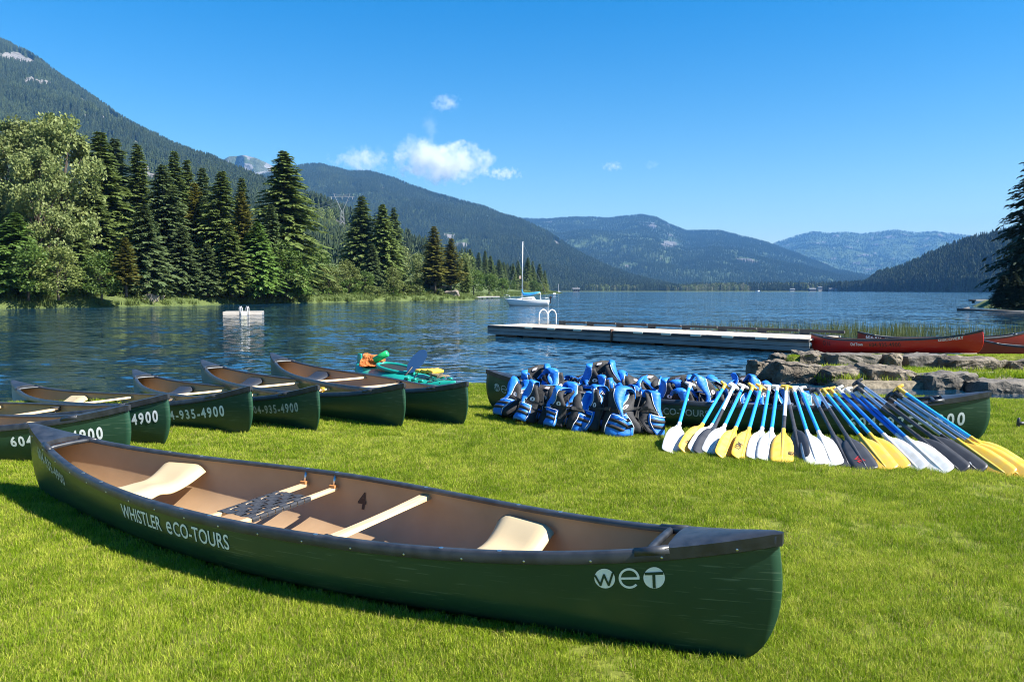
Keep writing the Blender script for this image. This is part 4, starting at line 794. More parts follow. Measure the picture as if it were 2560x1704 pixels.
# --- the big canoe in front
fg_near, fg_far = gp(1960, 1328, 0.528), gp(82, 1057, 0.488)
c1, h1, k1 = make_canoe(fg_near, fg_far, 'large green canoe in the foreground with cream seats and a woven black seat', GCN, seats=((-1.30, M_CREAM, 1), (1.30, M_CREAM, -1)), name='canoe', roll=0.033, B=0.455, e=0.535, zs0=0.355)
def fg_details(c, h, k):
    L, B = k['L'], k['B']; kw = {q: k[q] for q in ('e', 'zs0')}; hull_xy = lambda x, v, s, L_, B_, **kk: globals()['hull_xy'](x, v, s, L_, B_, **kw)
    thwart(c, 0.60, M_ASH, L, B, kw, 'thwart', yoke=False, w=0.07)
    # woven seat on two bars hung from the gunwales
    ws = empty('woven_seat'); ws.parent = c
    zb = 0.275
    for x in (-0.32, -0.09):
        p = hull_xy(x, 1.0, 1, L, B); b = MB(); b.box((x, 0, zb), (0.038, 2 * p[1] - 0.05, 0.022)); o = b.obj('seat_bar', [M_ASH], ws); bevel_obj(o, 0.005, 2)
        for s in (-1, 1):
            b = MB(); b.box((x, s * (p[1] - 0.045), zb + 0.019), (0.042, 0.03, 0.016)); b.obj('hanger_block', [M_HANG], ws)
            b = MB(); b.tube([(x, s * (p[1] - 0.040), zb + 0.02), (x, s * (p[1] - 0.022), p[2] + 0.0)], 0.009, 8); b.obj('hanger_bolt', [M_STEEL], ws, True)
    x0, x1 = -0.342, -0.068; n = 8; y0, y1 = -0.215, 0.215; m = 5
    for j in range(n):                                     # straps across, wrapped round both bars
        y = y0 + (j + 0.5) * (y1 - y0) / n; w = (y1 - y0) / n * 0.44; V = []; Fc = []; K = 26
        for i in range(K + 1):
            t = i / K; x = x0 + (x1 - x0) * t; s = math.sin(t * math.pi * m + (j % 2) * math.pi); z = zb + 0.0135 + 0.0045 * s * (1 if 0.08 < t < 0.92 else 0)
            V += [(x, y - w, z), (x, y + w, z)]
        V += [(x1 + 0.004, y - w, zb + 0.004), (x1 + 0.004, y + w, zb + 0.004), (x1 - 0.0, y - w, zb - 0.0125), (x1 - 0.0, y + w, zb - 0.0125), (x0 - 0.004, y - w, zb + 0.004), (x0 - 0.004, y + w, zb + 0.004), (x0, y - w, zb - 0.0125), (x0, y + w, zb - 0.0125)]
        Fc = [(2 * i, 2 * i + 2, 2 * i + 3, 2 * i + 1) for i in range(K)]; q = 2 * K; r = len(V) - 8
        Fc += [(q, r, r + 1, q + 1), (r, r + 2, r + 3, r + 1), (0, 1, r + 5, r + 4), (r + 4, r + 5, r + 7, r + 6)]
        mobj('webbing_strap', V, Fc, M_WEB, ws)
    for i in range(m):                                     # straps along the seat width, woven the other way
        x = x0 + 0.045 + (i + 0.5) * (x1 - x0 - 0.09) / m; w = (x1 - x0 - 0.09) / m * 0.42; V = []; K = 32
        for q in range(K + 1):
            t = q / K; y = y0 + (y1 - y0) * t; s = math.sin(t * math.pi * n + (i % 2) * math.pi + math.pi); V += [(x - w, y, zb + 0.0135 + 0.0045 * s), (x + w, y, zb + 0.0135 + 0.0045 * s)]
        mobj('webbing_strap', V, [(2 * q, 2 * q + 1, 2 * q + 3, 2 * q + 2) for q in range(K)], M_WEB, ws)
    # rivets under the gunwale and screw heads on top
    for s in (-1, 1):
        for i in range(19):
            x = -2.42 + 4.84 * i / 18; p = hull_xy(x, 1.0, s, L, B); y = p[1] + s * (0.0125 if abs(x) < L / 2 - 0.41 else 0.016); o = rivet(c, (p[0], y, p[2] - 0.018)); o.rotation_euler = (R(90) * s * -1, 0, 0) if s > 0 else (R(90), 0, 0)
        for x in (-1.44, -1.18, -0.32, -0.09, 0.60, 1.24, 1.5):
            p = hull_xy(x, 1.0, s, L, B); b = MB(); b.tube([(x, p[1] - s * 0.009, p[2] + 0.0160), (x, p[1] - s * 0.009, p[2] + 0.0185)], 0.0105, 10); b.obj('screw_head', [M_STEEL], c)
    V, Fc = text_tris('4', 0.15, 0.85, 0.004); V[:, 0] += 0; on_hull('number', V, Fc, M_BLACKL, c, 0.08, 0.50, 0.0, side=1, lift=0.003, inside=True, L=L, B=B, **kw)
    V, Fc = text_tris('WHISTLER', 0.125, 0.70, 0.0015, 1.03); w1 = V[:, 0].max(); on_hull('lettering', V, Fc, M_WHITE, h, -0.93, 0.62, 0.0, L=L, B=B, **kw)
    V, Fc = text_tris('e', 0.165, 0.72, 0.0015); on_hull('lettering', V, Fc, M_WHITE, h, -0.93 + w1 + 0.05, 0.62, 0.0, L=L, B=B, **kw); w2 = V[:, 0].max()
    V, Fc = text_tris('CO-TOURS', 0.125, 0.70, 0.0015, 1.03); on_hull('lettering', V, Fc, M_WHITE, h, -0.93 + w1 + 0.05 + w2 + 0.015, 0.62, 0.0, L=L, B=B, **kw)
    logo(h, 1.89, 0.775, 0.080, M_WHITE, 0.0, L=L, B=B, **kw)
    V, Fc = text_tris('604-935-4900', 0.10, 0.9, 0.002, 1.1); on_hull('lettering', V, Fc, M_GREYL, h, -2.35, 0.72, -0.08, L=L, B=B, **kw)
    b = MB(); p = hull_xy(0.60, 1, -1, L, B); pts = []
    for i in range(60):
        t = i / 59; a = t * 14; pts.append((0.60 + 0.035 * math.cos(a), p[1] + 0.075 + 0.018 * math.sin(1.7 * a), p[2] - 0.03 + 0.02 * math.sin(a)))
    b.tube(pts, 0.004, 5); b.obj('lashing_cord', [M_WEB], c, True)
fg_details(c1, h1, k1)

# --- canoe loaded with life vests, leaning paddles
mid_near, mid_far = gp(2464, 978, 0.5), gp(1224.6, 923.6, 0.5)
c2, h2, k2 = make_canoe(mid_near, mid_far, 'green canoe heaped with blue life vests, paddles leaning on its side', GCN, seats=((-1.30, M_DARKSEAT, 1), (1.36, M_DARKSEAT, -1)), thwarts=((0.6, 'thwart'),))
logo(h2, -2.45, 0.68, 0.085, M_GREYL, **k2)
V, Fc = text_tris('WHISTLER', 0.12, 0.75, 0.0015, 1.03); on_hull('lettering', V, Fc, M_GREYL, h2, -1.05, 0.58, **k2)
V, Fc = text_tris('eCO-TOURS', 0.12, 0.75, 0.0015, 1.03); on_hull('lettering', V, Fc, M_GREYL, h2, -0.42, 0.58, **k2)
V, Fc = text_tris('604-935-4900', 0.155, 0.85, 0.004, 1.35); on_hull('lettering', V, Fc, M_WHITE, h2, 2.36 - V[:, 0].max(), 0.44, 0.0, **k2)

# --- row of canoes on the left, from the lake side to the camera side
def row(near, far, zf, zn, label, seatm, lab=None, labm=M_WHITE, xe=2.3, lv=0.52, lsz=0.15, thw=((0.6, 'thwart'), (-0.35, 'thwart')), B=0.43, seatx=-1.35, far_pt=None, nearz=0.5, **kw):
    n_ = gp(*near, nearz); f_ = gp(*far, zf) if far_pt is None else np.array(far_pt)
    d = f_ - n_; d = d / np.linalg.norm(d) * CL; f_ = n_ + d
    c, h, k = make_canoe(n_, f_, label, GCN, B=B, seats=((seatx, seatm, 1), (1.36, seatm, -1)), thwarts=thw, **kw)
    if lab:
        V, Fc = text_tris(lab, lsz, 0.82, 0.004, 1.3); on_hull('lettering', V, Fc, labm, h, xe - V[:, 0].max(), lv, 0.0, **k)
    return c, h, k
cF = row((1168, 954), (679, 882), 0.475, 0, 'green canoe at the right end of the left row, beside the teal kayak', M_DARKSEAT)
cE = row((1011, 958), (505, 899), 0.405, 0, 'green canoe second from right in the left row, yellow cord on its thwart', M_DARKSEAT)
cD = row((796, 963), (334, 923), 0.285, 0, 'green canoe in the left row with small faded phone number at its bow', M_DARKSEAT, '604-935-4900', M_GREYL, xe=2.3, lv=0.56, lsz=0.12)
cC = row((627, 965), (29, 950), 0.22, 0, 'green canoe in the left row with a cream seat and 4-935-4900 showing', M_CREAM, '604-935-4900', M_WHITE, xe=2.25, lv=0.52, lsz=0.14)
cB = row((420, 985), None, 0, 0, 'green canoe between two others at left, only -4900 of its number showing', M_CREAM, '604-935-4900', M_WHITE, xe=2.47, lv=0.57, lsz=0.125, far_pt=(-7.8, 8.75, 0.30))
cA = row((322, 1012), None, 0, 0, 'green canoe nearest the front one at the left edge, large white phone number', M_CREAM, '604-935-4900', M_WHITE, xe=2.36, lv=0.54, lsz=0.125, far_pt=(-8.1, 7.4, 0.40))
def lash(c, x, y, m, name='cord', n=3):
    b = MB(); L, B = CL, 0.43; p = hull_xy(x, 1, 1, L, B)
    for i in range(n):
        a = 0.012 * i; pts = [(x - 0.04, y + a, p[2] - 0.05), (x - 0.035, y + a, p[2] - 0.012), (x + 0.035, y + a + 0.006, p[2] - 0.012), (x + 0.04, y + a, p[2] - 0.05), (x, y + a, p[2] - 0.062), (x - 0.04, y + a, p[2] - 0.05)]; b.tube(pts, 0.005, 5)
    b.tube([(x + 0.03, y, p[2] - 0.05), (x + 0.06, y - 0.02, p[2] - 0.16)], 0.005, 5)
    b.obj(name, [m], c, True)
M_YCORD = mat('yellow_cord', (0.7, 0.45, 0.03), 0.7)
lash(cE[0], 0.6, 0.18, M_YCORD, 'yellow_cord'); lash(cF[0], 0.6, 0.36, M_WEB); lash(cC[0], 0.6, 0.32, M_WEB); lash(cB[0], 0.6, 0.33, M_WEB, n=5); lash(cD[0], 0.6, 0.32, M_WEB)

# --- red canoe on the terrace and the two behind it
def terr(x, y): return float(ground_z(x, y))
rn, rf = pd(2458, 824, 19.2), pd(2042, 832, 23.0)
d = np.array(rf) - np.array(rn); rf = rn + d / np.linalg.norm(d) * 4.85
c9, h9, k9 = make_canoe(rn, rf, 'bright red canoe on the grass terrace above the boulders', 'canoes on the terrace', hull=M_HULLR, L=4.85, B=0.43, seats=((-1.2, M_CREAM, 1),), thwarts=((0.5, 'thwart'), (-0.3, 'thwart')), e=0.58, zs0=0.38)
V, Fc = text_tris('604-935-4900', 0.17, 0.8, 0.003, 1.15); on_hull('lettering', V, Fc, M_BLACKL, h9, -0.35, 0.50, 0.0, **k9)
V, Fc = text_tris('Old Town', 0.12, 0.8, 0.002); on_hull('lettering', V, Fc, M_WHITE, h9, -0.95, 0.58, 0.0, **k9)
V, Fc = text_tris('O 16', 0.17, 0.8, 0.003); on_hull('lettering', V, Fc, M_BLACKL, h9, -1.95, 0.5, 0.0, **k9)
V, Fc = text_tris('DISCOVERY', 0.09, 1.1, 0.002, 1.1); on_hull('lettering', V, Fc, M_WHITE, h9, 1.45, 0.78, 0.0, **k9)
gf = pd(2144, 828, 24.1); gd = np.array([5.0, -1.2, 0.1]); gd = gd / np.linalg.norm(gd)
c10, h10, k10 = make_canoe(gf + gd * 4.85, gf, 'dark canoe directly behind the red one, white phone number at its left end', 'canoes on the terrace', hull=M_HULLD, L=4.85, B=0.43, seats=((-1.2, M_CREAM, 1),), thwarts=((0.5, 'thwart'), (-0.3, 'thwart')), e=0.53)
V, Fc = text_tris('604-935-4900', 0.14, 0.85, 0.003, 1.15); on_hull('lettering', V, Fc, M_WHITE, h10, -2.2, 0.70, 0.0, **k10)
mf = pd(2440, 846, 21.0); md_ = np.array([4.6, -1.6, 0.05]); md_ = md_ / np.linalg.norm(md_)
c11, h11, k11 = make_canoe(mf + md_ * 4.85, mf, 'dark maroon canoe running out of the picture at the right behind the red one', 'canoes on the terrace', hull=M_HULLD, L=4.85, B=0.43, seats=((-1.2, M_CREAM, 1),), e=0.53)
for o in bpy.data.objects:
    if 'hullname' in o: del o['hullname']
# ================================================================== PADDLES
M_BLUESH = mat('blue_shaft', (0.02, 0.27, 0.66), 0.35, noise=(25, (0.03, 0.33, 0.72), 0.3)); M_DBLUESH = mat('dark_blue_shaft', (0.015, 0.13, 0.55), 0.35, noise=(25, (0.02, 0.17, 0.6), 0.3)); M_SILVER = mat('aluminium_shaft', (0.62, 0.66, 0.72), 0.33, metal=0.9, noise=(30, (0.5, 0.54, 0.6), 0.3))
M_PWHITE = mat('white_blade', (0.78, 0.78, 0.76), 0.4, noise=(14, (0.60, 0.59, 0.54), 0.14), bump=(40, 0.06, 0.002)); M_PYEL = mat('yellow_blade', (0.78, 0.46, 0.035), 0.42, noise=(14, (0.62, 0.40, 0.09), 0.14), bump=(40, 0.06, 0.002)); M_PBLK = mat('black_blade', (0.022, 0.023, 0.028), 0.45, noise=(9, (0.05, 0.052, 0.058), 0.2), bump=(40, 0.1, 0.002))
M_PWHSH = mat('white_shaft', (0.75, 0.76, 0.78), 0.35)
BC = {'w': M_PWHITE, 'y': M_PYEL, 'k': M_PBLK}
PM = {}
def blade_mesh(c):
    if ('b', c) in PM: return PM['b', c]
    V = []; Fc = []; st = [(0, .077), (.015, .088), (.05, .093), (.15, .095), (.28, .091), (.36, .078), (.42, .058), (.46, .032), (.50, .021)]; ny = 6
    for sgn in (1, -1):
        for (x, w) in st:
            for j in range(ny + 1):
                s = -1 + 2 * j / ny; rd = 0.012 * (1 - abs(s) ** 2) if x == 0 else 0
                V.append((s * w, sgn * (0.0045 * (1 - s ** 4) + 0.0012), x - rd + 0.012))
    n = len(st) * (ny + 1)
    for i in range(len(st) - 1):
        for j in range(ny):
            q = (i * 7 + j, i * 7 + j + 1, i * 7 + 8 + j, i * 7 + 7 + j); Fc.append(q[::-1]); Fc.append(tuple(k + n for k in q))
    for i in range(len(st) - 1):
        for j in (0, ny): a, b = i * 7 + j, i * 7 + 7 + j; Fc.append((a, b, b + n, a + n) if j else (b, a, a + n, b + n))
    for j in range(ny): Fc.append((j, j + 1, j + 1 + n, j + n))
    PM['b', c] = mkmesh('blade', V, Fc, BC[c], True); 
    b = MB(); b.tube([(0, 0, 0.03), (0, 0, 0.12), (0, 0, 0.44), (0, 0, 0.56)], [0.006, 0.0115, 0.0165, 0.0195], 10); PM['r', c] = b.mesh('blade_spine', [BC[c]], True)
    b = MB(); b.tube([(-0.056, 0, 0.03), (-0.05, 0, 0.036), (-0.025, 0, 0.040), (0, 0, 0.042), (0.025, 0, 0.040), (0.05, 0, 0.036), (0.056, 0, 0.03)], [0.007, 0.0135, 0.0165, 0.017, 0.0165, 0.0135, 0.007], 10); b.tube([(0, 0, -0.07), (0, 0, 0.0), (0, 0, 0.04)], [0.0185, 0.018, 0.022], 10); PM['g', c] = b.mesh('grip', [BC[c]], True)
    return PM['b', c]
def cyl(name, z0, z1, r, m):
    b = MB(); b.tube([(0, 0, z0), (0, 0, z1)], r, 12); return autosmooth(b.mesh(name, [m]), 60)
def paddle(tip, grip, blade, shaft, gripc, label, twist=0.0, L=1.42, tz=0.0, mark=None, lower=None, split=0.45, gscale=1.0):
    """tip, grip: points in the photo; the tip stands on the lawn, the shaft leans over the canoe"""
    p = gp(tip[0], tip[1], 0.03 + tz); p[2] = float(ground_z(p[0], p[1])) + 0.005; p = Vector(p)
    r = Vector(ray(*grip)).normalized(); o = Vector((0, 0, CAMH)); w = o - p; b = w.dot(r); c = w.dot(w) - L * L; disc = b * b - c
    t = -b + math.sqrt(disc) if disc > 0 else -b
    q = o + r * t; ax = (q - p).normalized(); L = (q - p).length
    side = ax.cross((p - o).normalized()).normalized(); nrm = ax.cross(side)     # blade face lies open toward the lawn
    if nrm.y < 0: side = -side
    M = Matrix((side, ax.cross(side), ax)).transposed().to_4x4() @ Matrix.Rotation(twist, 4, 'Z'); M.translation = p
    e = empty('canoe_paddle'); e.matrix_world = M; blade_mesh(blade)
    bl = link('blade', PM['b', blade], e); link('blade_spine', PM['r', blade], bl)
    z0 = 0.555; z1 = L - 0.10
    if lower is None: link('shaft', cyl('shaft', z0 - 0.02, z1, 0.0165, shaft), e)
    else:
        zm = z0 + (z1 - z0) * split; link('shaft', cyl('shaft', zm, z1, 0.0165, shaft), e); link('lower_shaft', cyl('lower_shaft', z0 - 0.02, zm, 0.0172, lower), e)
    if gripc not in BC or ('g', gripc) not in PM: blade_mesh(gripc)
    g = link('grip', PM['g', gripc], e); g.location = (0, 0, L - 0.045)
    if mark:
        body, m, sz, rot, (mx, mz) = mark; V, Fc = text_tris(body, sz, 1.0, 0.001); ca, sa = math.cos(rot), math.sin(rot)
        mobj('marking', [(mx + v[0] * ca - v[1] * sa, -0.0085, mz + v[0] * sa + v[1] * ca) for v in V], Fc, m, bl)
    tag(e, label, 'paddle', 'canoe paddles leaning on the loaded canoe'); return e
def zA(x, y): return (1640 + x * 0.19525, 920 + y * 0.1952)
def zB(x, y): return (2080 + x * 0.20374, 920 + y * 0.2038)
MKB = mat('marker_ink', (0.03, 0.02, 0.012), 0.6); MKR = mat('red_ink', (0.4, 0.02, 0.02), 0.6); MKG = mat('green_ink', (0.03, 0.3, 0.1), 0.6); MKO = mat('ochre_ink', (0.5, 0.26, 0.02), 0.6); MKW = mat('white_ink', (0.6, 0.62, 0.65), 0.6)
PD = [
 (zA(195, 1085), zA(440, 200), 'w', M_BLUESH, 'w', 'white-bladed blue paddle nearest the life vests, first of the row', 0.1, {}),
 (zA(375, 1092), zA(885, 212), 'y', M_BLUESH, 'y', 'yellow-bladed blue paddle, second from the life vests, written on', 0.25, dict(mark=('SENS', MKB, 0.06, 1.2, (-0.02, 0.12)))),
 (zA(500, 1098), zA(1010, 225), 'w', M_BLUESH, 'w', 'white-bladed blue paddle mostly hidden behind the black blade', 0.2, {}),
 (zA(578, 1112), zA(995, 232), 'k', M_PWHSH, 'w', 'black-bladed paddle with white upper shaft, leftmost black blade', 0.1, dict(lower=M_PBLK, split=0.42)),
 (zA(700, 1105), zA(1120, 225), 'w', M_BLUESH, 'w', 'white-bladed paddle just right of the leftmost black blade', 0.0, {}),
 (zA(855, 1160), zA(1240, 232), 'y', M_BLUESH, 'y', 'yellow-bladed blue paddle, second yellow blade from the left', 0.35, {}),
 (zA(1080, 1172), zA(1345, 235), 'y', M_BLUESH, 'y', 'yellow-bladed blue paddle with scribble, third yellow blade from the left', 0.3, dict(mark=('1SM', MKB, 0.07, 1.4, (-0.035, 0.13)))),
 (zA(1288, 1168), zA(1450, 235), 'w', M_BLUESH, 'w', 'white-bladed blue paddle, left of a matching pair of white blades', 0.1, {}),
 (zA(1425, 1182), zA(1555, 235), 'w', M_BLUESH, 'w', 'white-bladed blue paddle, right of the matching pair of white blades', 0.1, {}),
 (zA(1603, 1205), zA(1672, 232), 'y', M_PWHSH, 'y', 'yellow-bladed paddle with white and black shaft marked JEJ', 0.05, dict(lower=M_PBLK, split=0.32, mark=('JEJ', MKB, 0.06, 1.5, (0.09, 0.13)))),
 (zA(1862, 1172), zA(1655, 215), 'k', M_SILVER, 'k', 'black-bladed silver paddle with green mark in the middle of the row', -0.5, dict(lower=M_PBLK, split=0.55, mark=('S', MKG, 0.10, 0.0, (-0.08, 0.05)))),
 (zA(2068, 1228), zA(1755, 250), 'w', M_BLUESH, 'w', 'white-bladed blue paddle just right of the green-marked black one', 0.1, {}),
 (zA(2270, 1243), zA(1845, 255), 'w', M_BLUESH, 'w', 'white-bladed blue paddle left of the black pair of blades', 0.1, {}),
 (zB(215, 1200), zA(1970, 265), 'k', M_SILVER, 'k', 'black-bladed silver paddle, left of the black pair', 0.4, dict(lower=M_PBLK, split=0.6, mark=('boka', MKW, 0.05, -1.3, (-0.07, 0.2)))),
 (zB(440, 1235), zA(2060, 268), 'k', M_SILVER, 'k', 'black-bladed silver paddle with red letters, right of the black pair', 0.4, dict(lower=M_PBLK, split=0.6, mark=('VE', MKR, 0.08, -1.2, (-0.06, 0.18)))),
 (zB(690, 1245), zA(2140, 275), 'y', M_BLUESH, 'y', 'yellow-bladed blue paddle, left of the slanted yellow pair', 0.35, dict(mark=('B', MKO, 0.07, -0.4, (-0.06, 0.15)))),
 (zB(850, 1232), zA(2225, 265), 'y', M_BLUESH, 'y', 'yellow-bladed blue paddle, right of the slanted yellow pair', 0.35, dict(mark=('B', MKO, 0.07, -0.4, (-0.06, 0.15)))),
 (zB(1080, 1245), zB(65, 250), 'w', M_DBLUESH, 'w', 'white-bladed blue paddle, left of three slanted white blades', 0.2, {}),
 (zB(1290, 1238), zB(170, 258), 'w', M_DBLUESH, 'w', 'white-bladed blue paddle, middle of three slanted white blades', 0.5, {}),
 (zB(1395, 1280), zB(290, 290), 'w', M_DBLUESH, 'w', 'white-bladed blue paddle, right of three slanted white blades', 0.3, {}),
 (zB(1600, 1270), zB(315, 240), 'k', M_SILVER, 'k', 'silver paddle with black blade, lower of the two tallest black grips', 0.3, dict(lower=M_PBLK, split=0.62)),
 (zB(1830, 1270), zB(305, 165), 'k', M_SILVER, 'k', 'silver paddle with black blade and the highest grip of the row', 0.4, dict(lower=M_PBLK, split=0.62, mark=('boka', MKW, 0.05, -0.6, (-0.07, 0.15)))),
 (zB(1960, 1245), zB(690, 360), 'k', M_SILVER, 'k', 'silver paddle with black band and black blade before the last yellow ones', 0.4, dict(lower=M_PBLK, split=0.08)),
 (zB(2180, 1310), zB(715, 312), 'y', M_SILVER, 'k', 'silver-shafted paddle with yellow blade, left of the last three', 0.35, {}),
 (zB(2352, 1325), zB(775, 300), 'y', M_SILVER, 'k', 'silver-shafted paddle with yellow blade, middle of the last three', 0.35, dict(mark=('dagu', MKO, 0.05, -0.5, (-0.05, 0.15)))),
 (zB(2405, 1310), zB(805, 240), 'y', M_BLUESH, 'y', 'blue-shafted paddle with yellow blade, rightmost of the row', 0.4, {}),
]
for (tp, gr, bl, sh, gc, lab, tw, kw) in PD: paddle(tp, gr, bl, sh, gc, lab, tw, **kw)
# a black paddle grip lying on the lawn at the right edge
e = empty('canoe_paddle'); p = gp(2545, 1067, 0.05); e.location = (p[0], p[1], float(ground_z(p[0], p[1])) + 0.05); e.rotation_euler = (0, R(-90), R(8)); e.location += Vector((1.35, 0.19, 0))
link('grip', PM['g', 'k'], e).location = (0, 0, 1.32); link('shaft', cyl('shaft', 0.54, 1.27, 0.0165, M_SILVER), e); bl = link('blade', PM['b', 'k'], e); link('blade_spine', PM['r', 'k'], bl)
tag(e, 'paddle lying flat on the lawn at the right edge, only its black grip in view', 'paddle')

# ================================================================== LIFE VESTS
M_VBLK = mat('black_nylon', (0.008, 0.008, 0.009), 0.7, noise=(18, (0.015, 0.015, 0.017), 0.2), bump=(22, 0.6, 0.014)); M_VGRY = mat('charcoal_neoprene', (0.012, 0.012, 0.014), 0.75, noise=(12, (0.022, 0.022, 0.026), 0.2), bump=(15, 0.6, 0.014))
M_VBLU = mat('blue_nylon', (0.008, 0.14, 0.58), 0.55, noise=(8, (0.012, 0.19, 0.66), 0.25), bump=(16, 0.6, 0.014)); M_PIPE = mat('white_piping', (0.75, 0.76, 0.78), 0.5); M_BADGE = mat('badge_white', (0.72, 0.66, 0.66), 0.6)
def vest_meshes(seed, depth=0.135, slump=0.0):
    rg = random.Random(seed); RXv, H = 0.205, 0.56; ph = rg.uniform(0, 6)
    def surf(a, z, push=0.0):
        """a: degrees from the front centre, z height"""
        q = R(a); t = z / H; rx = RXv * (1 - 0.10 * t) + push; ry = depth * (1 - 0.25 * t) + push
        se = lambda c, n: math.copysign(abs(c) ** n, c)
        x = rx * se(math.sin(q), 0.8); y = -ry * se(math.cos(q), 0.8)
        w = 0.010 * math.sin(9 * z + ph + 3 * q) + 0.012 * math.sin(5 * q + ph) * t; y += w + slump * 0.10 * t * t; x += 0.010 * math.sin(7 * z + ph * 2)
        n = Vector((math.sin(q) * ry, -math.cos(q) * rx, 0)).normalized(); return (x, y, z - slump * 0.05 * t * t), n
    out = []
    def pad(name, a0, a1, z0, z1, th, m, nu=6, nv=8, push=0.0, top=None, bulge=4.0):
        def fn(u, v):
            z = z0 + (z1 - z0) * v; A0, A1 = a0, a1
            if top: k = smooth(0.35, 1.0, np.array(v)).item(); A0 = a0 + (top[0] - a0) * k; A1 = a1 + (top[1] - a1) * k
            return surf(A0 + (A1 - A0) * u, z, push)
        V, Fc = cushion(fn, nu, nv, th, bulge); out.append((name, mkmesh(name, V, Fc, m, True), None))
    pad('back_panel', 128, 232, 0.0, 0.50, 0.035, M_VBLK, 8, 10, top=(142, 218))
    for s in (1, -1):
        pad('front_panel', s * 3, s * 84, 0.0, 0.44, 0.04, M_VGRY, 7, 10, top=(s * 14, s * 54))
        pad('side_panel', s * 84, s * 128, 0.0, 0.24, 0.03, M_VBLK, 4, 5)
        pad('pocket', s * 20, s * 104, -0.015, 0.20, 0.04, M_VBLU, 8, 7, push=0.022, bulge=6)
        for z in (0.075, 0.135):
            pad('pocket_band', s * 18, s * 106, z - 0.016, z + 0.016, 0.012, M_VBLK, 8, 1, push=0.045, bulge=8)
        # shoulder strap: blue, from the chest over the shoulder to the back
        V = []; K = 18; wd = 0.041
        for i in range(K + 1):
            t = i / K
            if t < 0.55:
                v = t / 0.55; p, n = surf(s * (62 - 26 * v), 0.17 + 0.30 * v, 0.032 * (1 - 0.3 * v)); c = Vector(p); w_ = wd * (0.35 + 0.65 * min(1, v * 1.9))
            else:
                v = (t - 0.55) / 0.45; a, _ = surf(s * 36, 0.47, 0.022); b, _ = surf(s * 148, 0.44, 0.02); c = Vector(a).lerp(Vector(b), v) + Vector((0, 0, 0.045 * math.sin(v * math.pi))); n = Vector((0, -math.cos(v * math.pi), 1.2 * math.sin(v * math.pi))).normalized(); w_ = wd * (1 - 0.15 * v)
            lat = Vector((s, 0, 0)) if t > 0.5 else Vector((s * 0.85, 0.5, 0)).normalized()
            for (l, h_) in ((-1, -0.4), (-0.95, 0.6), (0, 1.0), (0.95, 0.6), (1, -0.4)): V.append(c + lat * l * w_ + Vector(n) * h_ * 0.010)
        Fc = [(i * 5 + j, i * 5 + j + 1, i * 5 + 6 + j, i * 5 + 5 + j) for i in range(K) for j in range(4)] + [(i * 5 + 4, i * 5, i * 5 + 5, i * 5 + 9) for i in range(K)] + [(0, 1, 2, 3, 4), tuple(K * 5 + 4 - j for j in range(5))]
        if s < 0: Fc = [f[::-1] for f in Fc]
        out.append(('shoulder_strap', mkmesh('shoulder_strap', V, Fc, M_VBLU, True), None))
        b = MB(); b.tube([V[i * 5 + 0] + Vector((0, -0.004, 0)) for i in range(0, 10)], 0.0035, 5); b.tube([Vector(surf(s * 19, z, 0.05)[0]) for z in (0.0, 0.06, 0.12, 0.18)], 0.0035, 5); b.tube([Vector(surf(s * a, 0.187, 0.05)[0]) for a in (20, 40, 62, 84, 102)], 0.0035, 5)
        out.append(('piping', b.mesh('piping', [M_PIPE], True), None))
    p, n = surf(-24, 0.27, 0.027); c = Vector(p); x_ = Vector((0, 0, 1)).cross(n).normalized(); up = Vector((0, 0, 1)); V = [c + (x_ * math.cos(i * .5236) + up * math.sin(i * .5236)) * 0.026 + n * 0.003 for i in range(12)]
    V2 = [c + (x_ * math.cos(i * 1.0472) * 0.5 + up * math.sin(i * 1.0472)) * 0.015 + n * 0.005 for i in range(6)]
    out.append(('badge', mkmesh('badge', V, [tuple(range(12))], M_BADGE), mkmesh('badge_mark', V2, [tuple(range(6))], M_VBLK)))
    b = MB(); b.tube([Vector(surf(0, z, 0.024)[0]) for z in (0.01, 0.12, 0.24, 0.36)], 0.006, 5); out.append(('zip', b.mesh('zip', [M_VBLK], True), None))
    b = MB()
    for a in range(-60, 61, 8): pass
    V = []; 
    for a in range(-84, 85, 8): q = Vector(surf(a, 0.235, 0.034)[0]); V += [q + Vector((0, 0, -0.013)), q + Vector((0, 0, 0.013))]
    out.append(('belt', mkmesh('belt', V, [(2 * i, 2 * i + 2, 2 * i + 3, 2 * i + 1) for i in range(len(V) // 2 - 1)], M_VBLK), None))
    b = MB(); b.box(Vector(surf(8, 0.235, 0.045)[0]), (0.05, 0.016, 0.034)); out.append(('buckle', b.mesh('buckle', [M_VBLK]), None))
    b = MB(); q = Vector(surf(180, 0.46, -0.03)[0]); b.box(q, (0.05, 0.004, 0.03)); out.append(('care_tag', b.mesh('care_tag', [M_BADGE]), None))
    def wob(p):
        x, y, z = p; k = 0.35 + 1.3 * max(0.0, z) / H; am = 0.016 + 0.016 * slump
        return (x + am * k * math.sin(11 * z + 7 * y + ph) + 0.5 * am * math.sin(23 * z + 13 * x + 2 * ph), y + am * k * math.sin(9 * x + 8 * z + 1.7 * ph) + 0.5 * am * math.sin(27 * x + 19 * z + ph), z + am * k * 0.9 * math.sin(13 * x + 5 * y + 0.6 * ph))
    for nm, me, sub in out:
        for m_ in (me, sub):
            if m_:
                for v in m_.vertices: v.co = wob(v.co)
    return out
VESTS = [vest_meshes(1, 0.12, 0.3), vest_meshes(2, 0.11, 1.0), vest_meshes(3, 0.135, 0.6), vest_meshes(4, 0.09, 1.6), vest_meshes(5, 0.10, 1.2), vest_meshes(6, 0.13, 0.9)]
